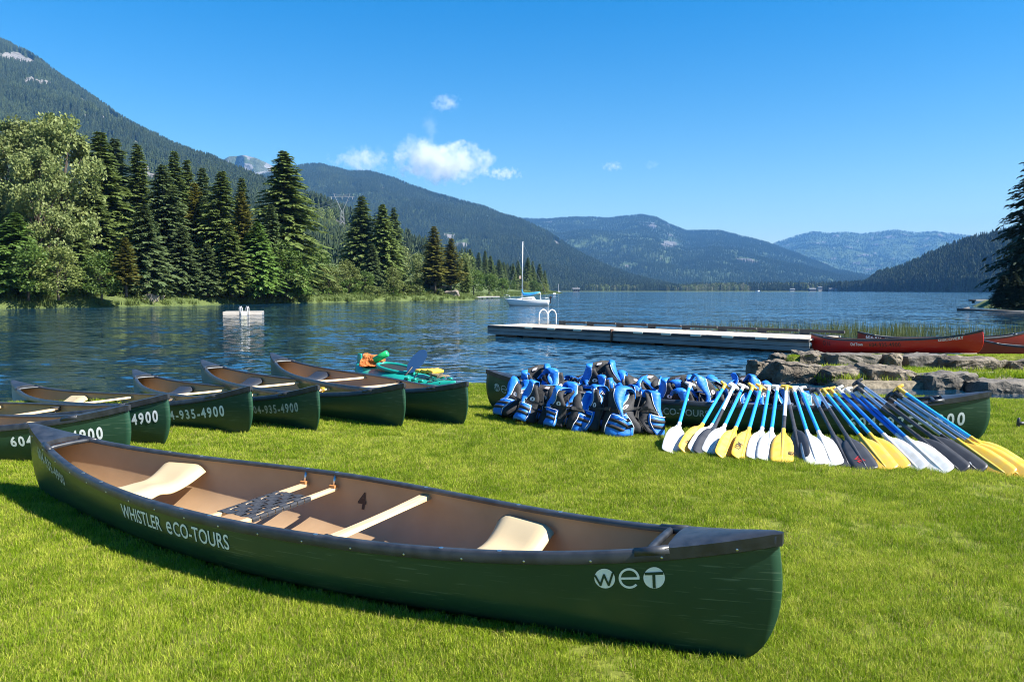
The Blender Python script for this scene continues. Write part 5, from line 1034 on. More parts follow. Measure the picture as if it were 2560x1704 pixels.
def vest(pt, rot, var, label, sc=1.0):
    e = empty('life_vest', pt, rot); sc *= 0.95; e.scale = (sc * random.uniform(0.95, 1.1), sc * random.uniform(0.9, 1.1), sc * random.uniform(0.92, 1.04))
    if var in (1, 2, 3) and random.random() < 0.5: var = random.choice([4, 5, var])
    for (nm, me, sub) in VESTS[var]:
        o = link(nm, me, e)
        if sub: link('badge_mark', sub, o)
    tag(e, label, 'life vest', 'blue and black life vests heaped on the canoe'); return e
def on_lawn(x, y, dz=0.0):
    p = gp(x, y, 0.03); return (p[0], p[1], float(ground_z(p[0], p[1])) + dz)
MW2 = c2.matrix_world
def in_canoe(px, z, yl):
    """a place in the loaded canoe seen at column px, yl across it"""
    best = None
    for i in range(-240, 241, 4):
        q = MW2 @ Vector((i / 100, yl, z)); f = q.y * math.cos(PIT) - (q.z - CAMH) * math.sin(PIT); sx = CX + F * q.x / f
        if best is None or abs(sx - px) < best[0]: best = (abs(sx - px), q)
    return best[1]
zC = lambda x, y: (1220 + x * 0.17827, 870 + y * 0.1783)
for (b_, rot, var, sc, lab) in [
 (zC(350, 1020), (R(-22), R(20), R(-12)), 1, 0.98, 'leftmost life vest on the lawn, leaning right against the canoe'),
 (zC(470, 1000), (R(-30), R(24), R(-6)), 4, 1.0, 'slumped life vest between the first and second on the lawn'), (zC(850, 1055), (R(-30), R(16), R(-16)), 3, 1.05, 'flattened life vest between the second and third on the lawn'), (zC(1340, 1115), (R(-28), R(10), R(12)), 5, 1.05, 'life vest between the third and fourth on the lawn'), (zC(1880, 1150), (R(-28), R(4), R(-20)), 4, 1.08, 'life vest pressed between the two rightmost on the lawn'),
 (zC(640, 1085), (R(-22), R(20), R(-10)), 0, 1.0, 'second standing life vest from the left on the lawn'),
 (zC(1080, 1145), (R(-20), R(14), R(-20)), 2, 1.02, 'third life vest from the left on the lawn, its pocket bent'),
 (zC(1600, 1195), (R(-20), R(6), R(-42)), 0, 1.04, 'fourth life vest from the left on the lawn, broad blue pocket toward the camera'),
 (zC(2130, 1225), (R(-18), R(-1), R(6)), 2, 1.06, 'rightmost life vest on the lawn, beside the first paddle')]:
    vest(on_lawn(*b_), rot, var, lab, sc)
for (px, z, yl, rot, var, sc, lab) in [
 (zC(740, 0)[0], 0.10, 0.10, (R(-6), R(-4), R(14)), 0, 0.98, 'life vest standing open in the canoe, nearest its left end'),
 (zC(930, 0)[0], 0.06, 0.02, (R(-8), R(10), R(60)), 1, 0.95, 'life vest turned sideways behind the second lawn vest'),
 (zC(1170, 0)[0], 0.06, 0.06, (R(-8), R(4), R(-25)), 2, 0.95, 'life vest in the canoe left of the topmost one'),
 (zC(1590, 0)[0], 0.24, 0.00, (R(-5), R(2), R(10)), 0, 0.95, 'topmost life vest, standing upright on the heap with its badge showing'),
 (zC(1330, 0)[0], 0.04, -0.10, (R(-12), R(12), R(-35)), 3, 0.95, 'slumped life vest under the left of the topmost one'),
 (zC(1830, 0)[0], 0.10, 0.06, (R(-6), R(-4), R(30)), 2, 0.95, 'life vest in the canoe right under the topmost one'),
 (zC(2040, 0)[0], 0.12, 0.08, (R(-8), R(0), R(-18)), 1, 0.97, 'life vest in the canoe second right of the topmost one'),
 (zC(2240, 0)[0], 0.10, 0.10, (R(-4), R(6), R(12)), 3, 1.0, 'life vest in the canoe above the rightmost lawn vest'),
 (zC(1700, 0)[0], 0.06, -0.30, (R(-24), R(8), R(-10)), 3, 0.98, 'slumped life vest resting on the gunwale above the broad blue pocket'),
 (zC(560, 0)[0], 0.06, -0.14, (R(-16), R(8), R(-20)), 4, 0.92, 'low life vest at the gunwale behind the leftmost lawn vest'), (zC(1060, 0)[0], 0.12, -0.12, (R(-14), R(6), R(25)), 5, 0.92, 'life vest at the gunwale above the third lawn vest'), (zC(1480, 0)[0], 0.14, 0.14, (R(-6), R(-12), R(-30)), 3, 0.95, 'crumpled life vest just left behind the topmost one'), (zC(1950, 0)[0], 0.05, -0.16, (R(-16), R(0), R(10)), 4, 0.95, 'life vest at the gunwale above the pressed lawn vest'),
 (zA(440, 0)[0], 0.10, 0.16, (R(-4), R(-8), R(30)), 5, 0.92, 'life vest far side of the canoe right of the first white paddle'), (zA(1060, 0)[0], 0.10, 0.16, (R(-4), R(4), R(-25)), 4, 0.95, 'crumpled life vest far side of the canoe behind the fifth paddle'), (zA(1560, 0)[0], 0.00, 0.02, (R(-10), R(-8), R(15)), 3, 0.9, 'low life vest behind the white-and-black paddle shaft'),
 (zA(300, 0)[0], 0.08, 0.06, (R(-6), R(2), R(-8)), 0, 0.98, 'life vest in the canoe behind the first white paddle grip'),
 (zA(560, 0)[0], 0.02, -0.08, (R(-14), R(-6), R(20)), 2, 0.92, 'low life vest in the canoe right of the first white paddle'),
 (zA(760, 0)[0], 0.10, 0.12, (R(-10), R(-6), R(35)), 1, 1.0, 'crumpled life vest behind the second and third paddle grips'),
 (zA(960, 0)[0], 0.04, -0.04, (R(-10), R(8), R(-30)), 3, 0.95, 'flattened life vest behind the leftmost black paddle'),
 (zA(1180, 0)[0], 0.08, 0.12, (R(-6), R(-10), R(-15)), 2, 0.98, 'life vest behind the second and third yellow paddles'),
 (zA(1370, 0)[0], 0.09, 0.10, (R(-8), R(6), R(25)), 1, 1.0, 'life vest behind the matching white pair of paddles'),
 (zA(1830, 0)[0], 0.05, 0.02, (R(-10), R(-4), R(-10)), 3, 0.95, 'slumped life vest behind the middle black paddle grip'),
 (zA(2030, 0)[0], 0.02, 0.04, (R(-12), R(6), R(20)), 1, 0.95, 'last life vest on the right, behind the black pair of paddles')]:
    q = in_canoe(px, z, yl); vest((q.x, q.y, q.z), rot, var, lab, sc)
# ================================================================== BOULDERS
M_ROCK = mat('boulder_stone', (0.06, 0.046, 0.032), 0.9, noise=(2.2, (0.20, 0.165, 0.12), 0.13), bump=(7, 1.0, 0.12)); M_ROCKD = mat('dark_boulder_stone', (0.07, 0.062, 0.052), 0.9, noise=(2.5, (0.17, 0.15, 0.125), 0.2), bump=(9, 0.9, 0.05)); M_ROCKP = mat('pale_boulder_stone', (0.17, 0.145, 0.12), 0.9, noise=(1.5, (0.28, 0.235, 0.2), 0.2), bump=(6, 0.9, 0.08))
def boulder(name, c, dims, seed, m, label, group, rotz=0.0, sub=3, rough=0.07, npts=9):
    rg = random.Random(seed); bm = bmesh.new()
    for i in range(npts):
        v = [rg.uniform(-1, 1) for _ in range(3)]; k = max(abs(t) for t in v); v = [t / k * rg.uniform(0.82, 1.0) for t in v]   # near the faces of a box: blocky stone
        bm.verts.new((v[0] * dims[0] / 2, v[1] * dims[1] / 2, v[2] * dims[2] / 2))
    for sx in (-1, 1):
        for sy in (-1, 1):
            for sz in (-1, 1): bm.verts.new((sx * dims[0] * rg.uniform(.36, .48), sy * dims[1] * rg.uniform(.36, .48), sz * dims[2] * rg.uniform(.36, .48)))
    r = bmesh.ops.convex_hull(bm, input=bm.verts[:]); bmesh.ops.delete(bm, geom=[g for g in r['geom_interior'] if isinstance(g, bmesh.types.BMVert)], context='VERTS')
    bmesh.ops.triangulate(bm, faces=bm.faces[:])
    for _ in range(sub):
        es = [e for e in bm.edges if e.calc_length() > max(dims) * 0.06]
        if es: bmesh.ops.subdivide_edges(bm, edges=es, cuts=1, use_grid_fill=True); bmesh.ops.triangulate(bm, faces=bm.faces[:])
    bmesh.ops.remove_doubles(bm, verts=bm.verts[:], dist=min(dims) * 0.004); bmesh.ops.smooth_vert(bm, verts=bm.verts[:], factor=0.2, use_axis_x=True, use_axis_y=True, use_axis_z=True)
    bm.normal_update(); s = 2.2 / max(0.4, min(dims)); co = np.array([v.co[:] for v in bm.verts]); a = fbm(co[:, 0] * s + seed, co[:, 2] * s * 1.4 + co[:, 1] * s + 7, 4) - 0.5; b_ = fbm(co[:, 0] * s * 3 + seed, co[:, 2] * s * 5 + co[:, 1] * s * 3, 3) - 0.5
    nn = [v.normal.copy() for v in bm.verts]
    for v, n, d1, d2 in zip(bm.verts, nn, a, b_): v.co += n * float(np.clip((d1 * 2.2 + d2 * 0.8) * min(dims) * rough * 2, -0.08 * min(dims), 0.08 * min(dims)))
    me = bpy.data.meshes.new(name); bm.to_mesh(me); bm.free(); me.materials.append(m); autosmooth(me, 22)
    o = link(name, me); o.location = c; o.rotation_euler = (rg.uniform(-.10, .10), rg.uniform(-.08, .08), rotz + rg.uniform(-.14, .14)); tag(o, label, 'boulder', group); return o
def rock_px(x0, x1, y0, y1, d, dep, seed, m, label, extra=0.12):
    d *= 0.94; a = pd(x0, y1, d); b = pd(x1, y0, d); h = b[2] - a[2] + extra
    return boulder('boulder', ((a[0] + b[0]) / 2, d + dep / 2 - 0.05, b[2] - h / 2 + 0.02), ((b[0] - a[0]) * 1.0, dep, h * 0.98), seed, m, label, 'boulders of the inlet wall')
for a in [
 (1882, 1935, 902, 934, 17.0, 0.6, 1, M_ROCK, 'pointed boulder at the left tip of the stone wall, touching the water', 0.2), (1936, 2067, 910, 950, 16.4, 1.0, 2, M_ROCK, 'wide pale block at the left of the lower row of boulders', 0.15),
 (1942, 2002, 886, 912, 19.0, 0.8, 3, M_ROCK, 'leftmost small block of the upper row of boulders', 0.2), (1998, 2074, 882, 916, 18.4, 0.9, 4, M_ROCK, 'second block of the upper row, left of the long dark one', 0.2),
 (2070, 2212, 886, 926, 18.0, 1.0, 5, M_ROCKD, 'long dark block of the upper row below the left end of the red canoe', 0.15), (2066, 2190, 923, 962, 15.9, 0.9, 16, M_ROCK, 'long boulder in the middle of the lower row, left part', 0.2), (2160, 2300, 922, 970, 15.7, 1.0, 6, M_ROCK, 'big rounded boulder in the lower row with grass behind it', 0.2),
 (2221, 2264, 887, 922, 17.9, 0.8, 7, M_ROCK, 'small pale block in the upper row below the middle of the red canoe', 0.15), (2262, 2370, 888, 928, 18.0, 0.9, 8, M_ROCKD, 'dark shaded block of the upper row under the red canoe', 0.15),
 (2369, 2520, 895, 930, 17.5, 0.9, 9, M_ROCK, 'long low block of the upper row right of the red canoe', 0.15), (2522, 2610, 904, 936, 17.5, 0.9, 10, M_ROCK, 'block of the upper row at the right edge of the picture', 0.15),
 (2312, 2462, 935, 974, 15.3, 1.0, 11, M_ROCKD, 'dark boulder in the lower row above the bow of the loaded canoe', 0.2), (2460, 2600, 955, 992, 14.6, 1.0, 12, M_ROCKD, 'flat dark boulder of the lower row at the right edge', 0.25), (1917, 1944, 904, 914, 18.0, 0.5, 13, M_ROCK, 'small flat stone between the pointed boulder and the upper row', 0.2)]:
    rock_px(*a)
for (x, y, w, h, d, sd, lab) in [(372, 752, 2.8, 1.5, 96, 21, 'pale rounded rock on the left bank under the yellowish pine'), (455, 745, 2.0, 1.9, 103, 22, 'small pale rock on the left bank left of the raft'), (1130, 752, 2.6, 2.2, 153, 23, 'grey boulder at the tip of the rocky point left of the sailboat'), (1100, 749, 4.5, 3.2, 156, 24, 'rugged grey rock face under the pines of the rocky point'), (1010, 753, 3, 1.3, 146, 25, 'low flat rock on the shore below the dark conifers')]:
    p = pd(x, y, d); boulder('boulder', (p[0], d, WATER + h * 0.42), (w, 3, h), sd, M_ROCKP, lab, 'rocks on the left bank', rough=0.1)
# slab of wet sand and a bit of driftwood by the inlet
b = MB(); p = gp(2520, 1012, WATER + 0.02); b.tube([(p[0] - .16, p[1], WATER + 0.015), (p[0], p[1] + .03, WATER + 0.035), (p[0] + .17, p[1] - .02, WATER + 0.02)], [0.012, 0.022, 0.01], 7); tag(b.obj('driftwood', [M_BARK], None, True), 'short piece of driftwood floating by the sandy edge of the inlet', 'driftwood')

# ================================================================== DOCK
M_PLANK = mat('weathered_plank', (0.46, 0.41, 0.34), 0.8, noise=(3, (0.36, 0.32, 0.27), 0.25), bump=(25, 0.3, 0.01), objrand=0.16); M_BEAM = mat('treated_beam', (0.17, 0.19, 0.20), 0.85, noise=(2, (0.26, 0.27, 0.27), 0.25), bump=(15, 0.4, 0.01)); M_DKBEAM = mat('dark_rail', (0.045, 0.042, 0.045), 0.7, noise=(4, (0.08, 0.075, 0.07), 0.2)); M_PAD = mat('cream_pad', (0.75, 0.70, 0.55), 0.6); M_WMETAL = mat('white_tube', (0.80, 0.80, 0.80), 0.35); M_FLOAT = mat('black_float', (0.02, 0.02, 0.022), 0.5)
def dock():
    A = Vector((-1.0, 32.2, 0)); D = Vector((10.1, -9.6, 0)).normalized(); ang = math.atan2(D.y, D.x); LEN, WID, top = 13.7, 2.5, WATER + 0.43
    e = empty('floating_dock', (A.x, A.y, WATER), (0, 0, ang)); t = top - WATER
    n = 94; b = MB(); b.box((0, 0, 0), (LEN / n - 0.012, WID - 0.12, 0.035)); me = b.mesh('plank', [M_PLANK])
    for i in range(n): o = link('plank', me, e); o.location = ((i + 0.5) * LEN / n, WID / 2, t - 0.018 + random.uniform(-.003, .003))
    for (x0, x1) in ((0, 6.40), (6.46, LEN)):
        for (z, h, off) in ((t - 0.16, 0.13, 0.0), (t - 0.305, 0.125, 0.006)):
            b = MB(); b.box(((x0 + x1) / 2, 0.03 - off, z), (x1 - x0, 0.05, h)); b.obj('side_beam', [M_BEAM], e)
        b = MB(); b.box(((x0 + x1) / 2, 0.0, t - 0.045), (x1 - x0, 0.11, 0.08)); bevel_obj(b.obj('rub_rail', [M_DKBEAM], e), 0.012)
        b = MB(); b.box(((x0 + x1) / 2, WID - 0.03, t - 0.12), (x1 - x0, 0.05, 0.28)); b.obj('side_beam', [M_BEAM], e)
        for k in range(4):
            xx = x0 + (k + 0.5) * (x1 - x0) / 4; b = MB(); b.box((xx, WID / 2, -0.03), ((x1 - x0) / 4 - 0.35, WID - 0.5, 0.24)); b.obj('float', [M_FLOAT], e)
    b = MB(); b.box((-0.03, WID / 2, t - 0.19), (0.05, WID, 0.36)); b.obj('end_beam', [M_BEAM], e)
    b = MB(); b.box((6.43, -0.01, t - 0.15), (0.05, 0.14, 0.42)); b.obj('joint_plate', [mat('rusty_hinge', (0.12, 0.06, 0.04), 0.8)], e)
    for x in (2.35, 3.55, 4.85, 7.6, 8.75, 9.9, 11.05, 12.2): b = MB(); b.box((x, -0.062, t - 0.03), (0.40, 0.02, 0.075)); bevel_obj(b.obj('rail_pad', [M_PAD], e), 0.006)
    x = 1.9
    while x < LEN - 0.3:
        b = MB(); b.box((x + 0.72, WID - 0.07, t + 0.13), (1.44, 0.10, 0.09)); b.obj('kerb_rail', [M_DKBEAM], e)
        b = MB(); b.box((x + 0.15, WID - 0.07, t + 0.045), (0.3, 0.10, 0.088)); b.obj('kerb_block', [M_DKBEAM], e); x += 1.5
    for xx in (1.05, 1.55):
        b = MB(); pts = [(xx, WID - 0.45, t)] + [(xx, WID - 0.17 - 0.28 * math.cos(q), t + 0.36 + 0.28 * math.sin(q)) for q in np.linspace(0, math.pi, 11)] + [(xx, WID + 0.11, t - 0.5)]
        b.tube(pts, 0.024, 8); b.obj('ladder_rail', [M_WMETAL], e, True)
    for k in range(2): b = MB(); b.tube([(1.05, WID + 0.11, t - 0.12 - 0.2 * k), (1.55, WID + 0.11, t - 0.12 - 0.2 * k)], 0.02, 7); b.obj('ladder_rung', [M_WMETAL], e, True)
    tag(e, 'long grey floating dock with plank deck and white ladder hoops', 'dock')
dock()
def raft():
    p = gp(603, 787, WATER); e = empty('swimming_raft', (p[0], p[1] + 0.6, WATER), (0, 0, R(14))); W, D_, t = 2.9, 2.2, 0.24
    n = 14; b = MB(); b.box((0, 0, 0), (W / n - 0.012, D_, 0.04)); me = b.mesh('plank', [mat('bleached_plank', (0.48, 0.44, 0.38), 0.8, noise=(3, (0.42, 0.38, 0.32), 0.2))])
    for i in range(n): o = link('plank', me, e); o.location = (-W / 2 + (i + 0.5) * W / n, 0, t)
    for s in (-1, 1):
        b = MB(); b.box((0, s * (D_ / 2 - 0.02), t - 0.13), (W - 0.02, 0.06, 0.2)); b.obj('side_beam', [mat('raft_beam', (0.48, 0.42, 0.36), 0.8, noise=(2, (0.55, 0.5, 0.44)))], e); b = MB(); b.box((s * (W / 2 - 0.02), 0, t - 0.13), (0.06, D_ - 0.14, 0.2)); b.obj('side_beam', [M_BEAM], e)
    b = MB(); b.box((0, 0, 0.03), (W - 0.5, D_ - 0.5, 0.3)); b.obj('float', [M_FLOAT], e)
    for s in (-0.12, 0.38):
        b = MB()
        for q in (-0.05, 0.05): b.tube([(s - 0.07 + q, -D_ / 2 + 0.02, t), (s - 0.07 + q, -D_ / 2, t + 0.30), (s + q, -D_ / 2, t + 0.45), (s + 0.06 + q, -D_ / 2 - 0.05, t + 0.30), (s + 0.06 + q, -D_ / 2 - 0.08, -0.2)], 0.022, 6)
        b.obj('ladder_rail', [M_WMETAL], e, True)
    b = MB(); b.box((0.13, -D_ / 2 - 0.06, t - 0.14), (0.4, 0.04, 0.34)); b.obj('ladder_panel', [M_PAD], e)
    tag(e, 'square pale wooden swimming raft with two ladder posts out on the water', 'raft')
raft()
def jetty(name, a, b_, w, label, posts=True):
    a, b_ = Vector(a), Vector(b_); d = (b_ - a); L = d.length; e = empty(name, (a.x, a.y, WATER), (0, 0, math.atan2(d.y, d.x))); n = max(6, int(L / 0.8)); m = MB(); m.box((0, 0, 0), (L / n - 0.03, w, 0.08)); me = m.mesh('plank', [M_PLANK])
    for i in range(n): o = link('plank', me, e); o.location = ((i + 0.5) * L / n, 0, 0.5)
    for s in (-1, 1): m = MB(); m.box((L / 2, s * w * 0.46, 0.36), (L, 0.15, 0.2)); m.obj('side_beam', [M_BEAM], e)
    for i in range(int(L / 3) + 1):
        m = MB(); m.tube([(min(L - .2, i * 3.0 + .2), 0, -1.5), (min(L - .2, i * 3.0 + .2), 0, 0.4)], 0.2, 7); m.obj('post', [M_DKBEAM], e)
    tag(e, label, 'jetty'); return e
p = gp(1152, 747.5, WATER); q = gp(1238, 745.5, WATER); jetty('jetty', p, q, 2.5, 'small low jetty beyond the rocky point left of the sailboat')
p = gp(2430, 757, WATER); q = gp(2520, 757, WATER); jetty('jetty', p, q, 2.0, 'small jetty below the dark conifers at the right edge')
b = MB(); p = gp(2392, 776.5, WATER); q = gp(2600, 779, WATER); b.tube([p + np.array([0, 0, 0.08]), (p + q) / 2 + np.array([0, 0, 0.02]), q + np.array([0, 0, -0.05])], [0.16, 0.12, 0.07], 8); b.tube([p + np.array([0.3, 0, 0.05]), p + np.array([1.2, 0.1, 0.2])], [0.12, 0.18], 7); tag(b.obj('floating_log', [M_DKBEAM], None, True), 'dark log floating near the right bank', 'log')

# ================================================================== SAILBOAT
def sailboat():
    p = gp(1319, 764, WATER); e = empty('sailboat', (p[0], p[1], WATER), (0, 0, R(-4))); M_GEL = mat('white_gelcoat', (0.80, 0.80, 0.79), 0.3); M_BLUEC = mat('blue_sail_cover', (0.015, 0.26, 0.62), 0.6, bump=(6, 0.5, 0.04)); M_WIN = mat('dark_window', (0.02, 0.015, 0.012), 0.15)
    st = [(-2.95, .0, .92, .80), (-2.8, .08, .90, .35), (-2.3, .36, .86, .02), (-1.6, .68, .80, -.12), (-.6, .98, .74, -.2), (.6, 1.08, .70, -.22), (1.7, 1.0, .68, -.18), (2.5, .86, .68, -.08), (2.78, .80, .68, .0)]
    V = []; k = 7
    for (x, w, zs, zk) in st:
        for j in range(-k, k + 1):
            t = abs(j) / k; y = w * (1 - (1 - t) ** 2.2) ** 0.55; z = zk + (zs - zk) * t ** 1.4; xr = x + (0.30 * (1 - t) if x < -2.5 else 0) - (0.12 * (1 - t) if x > 2.7 else 0); V.append((xr, math.copysign(y, j) if j else 0, z))
    c = 2 * k + 1; Fc = [(i * c + j, i * c + j + 1, i * c + c + j + 1, i * c + c + j) for i in range(len(st) - 1) for j in range(c - 1)]; Fc.append(tuple((len(st) - 1) * c + j for j in range(c)))
    mobj('hull', V, Fc, M_GEL, e, True)
    V = []; 
    for (x, w, zs, zk) in st: V += [(x, -w, zs), (x, 0, zs + 0.05 * min(1, w * 2)), (x, w, zs)]
    mobj('deck', V, [(i * 3 + j, i * 3 + 3 + j, i * 3 + 4 + j, i * 3 + 1 + j) for i in range(len(st) - 1) for j in range(2)], M_GEL, e, True)
    cs = [(-1.75, .30, .02), (-.9, .55, .22), (0.1, .62, .36), (0.78, .62, .42), (0.98, .60, .10)]; V = []
    for (x, w, h) in cs: z = 0.74; V += [(x, -w, z), (x, -w * .8, z + h), (x, w * .8, z + h), (x, w, z)]
    cb = mobj('cabin', V, [(i * 4 + j, i * 4 + 4 + j, i * 4 + 5 + j, i * 4 + 1 + j) for i in range(4) for j in range(3)] + [(0, 1, 2, 3), (19, 18, 17, 16)], M_GEL, e)
    for s in (-1, 1): b = MB(); b.box((-0.05, s * 0.585, 0.86), (1.35, 0.03, 0.075), rot=(s * -0.3, 0, 0)); b.obj('cabin_window', [M_WIN], cb)
    b = MB(); b.box((0.1, 0, 0.70), (5.3, 2.16, 0.03)); 
    b = MB(); b.tube([(-0.72, 0, 0.9), (-0.62, 0, 8.05)], [0.055, 0.045], 8); mt = b.obj('mast', [M_WMETAL], e, True); b = MB(); b.box((-0.62, 0, 8.08), (0.2, 0.1, 0.06)); b.obj('masthead', [M_WMETAL], mt)
    b = MB(); b.box((-0.95, 0, 3.6), (0.25, 0.06, 0.38)); b.obj('radar_reflector', [mat('buff_canvas', (0.7, 0.5, 0.36), 0.7)], mt)
    b = MB(); b.tube([(-0.70, 0, 1.32), (1.62, 0, 1.62)], 0.045, 8); b.obj('boom', [M_WMETAL], e, True)
    b = MB(); b.tube([(-0.72, 0, 2.1), (-0.66, 0, 1.7), (-0.5, 0, 1.48), (0.1, 0, 1.47), (0.9, 0, 1.58), (1.6, 0, 1.72)], [0.06, 0.11, 0.2, 0.2, 0.15, 0.06], 10); b.obj('sail_cover', [M_BLUEC], e, True)
    b = MB(); b.tube([(1.6, 0, 0.8), (1.6, 0, 1.66)], 0.03, 6); b.obj('boom_crutch', [M_WMETAL], e)
    for (q0, q1) in (((-2.85, 0, 0.92), (-0.64, 0, 7.2)), ((2.75, 0, 0.7), (-0.62, 0, 8.0)), ((-0.6, 1.0, 0.72), (-0.65, 0, 5.6)), ((-0.6, -1.0, 0.72), (-0.65, 0, 5.6))): b = MB(); b.tube([q0, q1], 0.011, 5); b.obj('stay', [M_STEEL], e)
    b = MB()
    for s in (-1, 1): b.tube([(-2.2, s * .42, .87), (-2.3, s * .42, 1.3), (-3.05, s * .12, 1.42), (-2.9, s * .05, .92)], 0.02, 6)
    b.obj('pulpit', [M_STEEL], e, True)
    b = MB()
    for s in (-1, 1): b.tube([(1.7, s * .95, .68), (1.75, s * .95, 1.0), (2.7, s * .78, 1.0), (2.72, s * .78, .68)], 0.018, 6)
    b.obj('stern_rail', [M_STEEL], e, True)
    b = MB(); b.box((2.92, 0.1, 1.08), (0.34, 0.26, 0.3), taper=0.8); b.box((2.92, 0.1, 0.62), (0.14, 0.12, 0.7)); bevel_obj(b.obj('outboard_motor', [M_FLOAT], e), 0.03)
    b = MB(); b.tube([(2.3, -0.5, 0.7), (2.3, -0.5, 1.5)], 0.014, 5); b.obj('staff', [M_STEEL], e)
    tag(e, 'white sailboat with blue covered boom moored beyond the dock', 'sailboat')
sailboat()
def small_boat(px, py, L, c, label, mast=False):
    p = gp(px, py, WATER); e = empty('boat', (p[0], p[1], WATER)); m = mat('boat_paint', c, 0.5); V = []
    for (x, w, z0, z1) in ((-1, 0, .3, .6), (-.7, .55, -.1, .5), (0, .8, -.1, .45), (.8, .75, -.1, .45), (1, .65, .0, .45)): V += [(x * L / 2, -w * L / 6, z1 * L / 5), (x * L / 2, 0, z0 * L / 5), (x * L / 2, w * L / 6, z1 * L / 5)]
    mobj('hull', V, [(i * 3 + j, i * 3 + 1 + j, i * 3 + 4 + j, i * 3 + 3 + j) for i in range(4) for j in range(2)] + [(12, 13, 14)], m, e)
    mobj('deck', [V[i] for i in (0, 3, 6, 9, 12, 14, 11, 8, 5)], [tuple(range(9))], M_WMETAL, e)
    b = MB(); b.box((L * .1, 0, L * .16), (L * .35, L * .22, L * .14), taper=.8); b.obj('cabin', [M_WMETAL], e)
    if mast: b = MB(); b.tube([(0, 0, 0.3), (0, 0, L * 1.3)], 0.12, 5); b.obj('mast', [M_WMETAL], e)
    tag(e, label, 'boat'); return e
small_boat(2481, 729.2, 16, (0.7, 0.35, 0.15), 'tiny pale orange boat far out near the right shore'); small_boat(2508, 729.2, 14, (0.7, 0.12, 0.05), 'tiny red boat beside the pale orange one far out on the right')
small_boat(1396, 731.5, 7, (0.7, 0.7, 0.7), 'tiny white sailing dinghy near the shore right of the big sailboat', True); small_boat(1384, 737, 4, (0.6, 0.7, 0.75), 'tiny pale dinghy just right of the big sailboat'); small_boat(1895, 729.1, 14, (0.75, 0.75, 0.75), 'tiny white boat with a mast at the middle of the far shore', True)

# ================================================================== HOUSES ON THE SHORES
M_ROOF = mat('grey_roof', (0.09, 0.095, 0.105), 0.8); M_WALLS = [mat('dark_siding', (0.08, 0.075, 0.08), 0.8), mat('pale_siding', (0.28, 0.27, 0.25), 0.8), mat('white_siding', (0.45, 0.44, 0.43), 0.8)]; M_GLASS = mat('window_glass', (0.05, 0.06, 0.08), 0.1)
def house(px, d, w, h, wall, label, dep=9):
    p = pd(px, 727, d); e = empty('house', (p[0], d, 0.3)); b = MB(); b.box((0, 0, h / 2), (w, dep, h)); b.obj('wall', [wall], e)
    b = MB(); b.add([(-w / 2 - .8, -dep / 2 - .8, h - .1), (w / 2 + .8, -dep / 2 - .8, h - .1), (w / 2 + .8, dep / 2 + .8, h - .1), (-w / 2 - .8, dep / 2 + .8, h - .1), (-w / 2 - .8, 0, h + w * .22), (w / 2 + .8, 0, h + w * .22)], [(0, 1, 5, 4), (2, 3, 4, 5), (0, 4, 3), (1, 2, 5), (3, 2, 1, 0)]); rf = b.obj('roof', [M_ROOF], e); b = MB(); b.box((w * .25, 1.5, h + w * .2), (1.0, 1.0, 2.2)); b.obj('chimney', [M_WALLS[1]], rf)
    for i in range(3): b = MB(); b.box(((i - 1) * w * .3, -dep / 2 - .05, h * .55), (w * .16, .12, h * .4)); b.obj('window', [M_GLASS], e)
    b = MB(); b.box((w * .42, -dep / 2 - .05, 1.1), (1.0, .12, 2.2)); b.obj('door', [M_WALLS[0]], e); tag(e, label, 'house', 'houses on the far shore')
house(2030, 1870, 15, 5, M_WALLS[0], 'dark long house on the far shore, leftmost of the right-hand houses', 12); house(2049, 1890, 9, 10, M_WALLS[1], 'pale gable house rising behind the dark long one on the far shore'); house(2077, 1865, 10, 6, M_WALLS[1], 'pale low house right of the tall gable on the far shore'); house(2091, 1862, 9, 6, M_WALLS[2], 'white house at the right end of the far shore houses'); house(1980, 1872, 11, 5, M_WALLS[1], 'small pale shed on the far shore left of the dark long house')
house(1440, 880, 7, 3.2, M_WALLS[1], 'white house low on the shore right of the sailboat'); 
# ================================================================== PYLON AND LINES
def pylon():
    p = pd(788 * DS, 532 * DS, 800); top = pd(788 * DS, 446 * DS, 800)[2]; h = top - p[2] + 6; e = empty('power_pylon', (p[0], p[1], p[2] - 6)); m = mat('galvanised_steel', (0.26, 0.27, 0.28), 0.5); r = 0.13
    b = MB()
    for sx in (-1, 1):
        for sy in (-1, 1): b.tube([(sx * 3.2, sy * 3.2, 0), (sx * 1.0, sy * 1.0, h * .62)], r, 5); b.tube([(sx * 1.0, sy * 1.0, h * .62), (sx * 8.5, sy * .6, h)], r, 5)
    b.obj('leg', [m], e); b = MB()
    for k in range(6):
        z0, z1 = h * .62 * k / 6, h * .62 * (k + 1) / 6; a0, a1 = 3.2 - 2.2 * k / 6, 3.2 - 2.2 * (k + 1) / 6
        for sy in (-1, 1): b.tube([(-a0, sy * a0, z0), (a1, sy * a1, z1)], r * .6, 4); b.tube([(a0, sy * a0, z0), (-a1, sy * a1, z1)], r * .6, 4)
    b.obj('bracing', [m], e); b = MB(); b.tube([(-13, 0, h * .93), (13, 0, h * .93)], r * 1.2, 5); b.tube([(-8.5, 0, h), (8.5, 0, h * .93)], r * .7, 4); b.tube([(8.5, 0, h), (-8.5, 0, h * .93)], r * .7, 4); b.obj('crossarm', [m], e)
    for x in (-11, 0, 11): b = MB(); b.tube([(x, 0, h * .93), (x, 0, h * .87)], 0.35, 5); b.obj('insulator', [m], e)
    tag(e, 'tall lattice power pylon on the hillside above the left bank', 'pylon'); return e, h
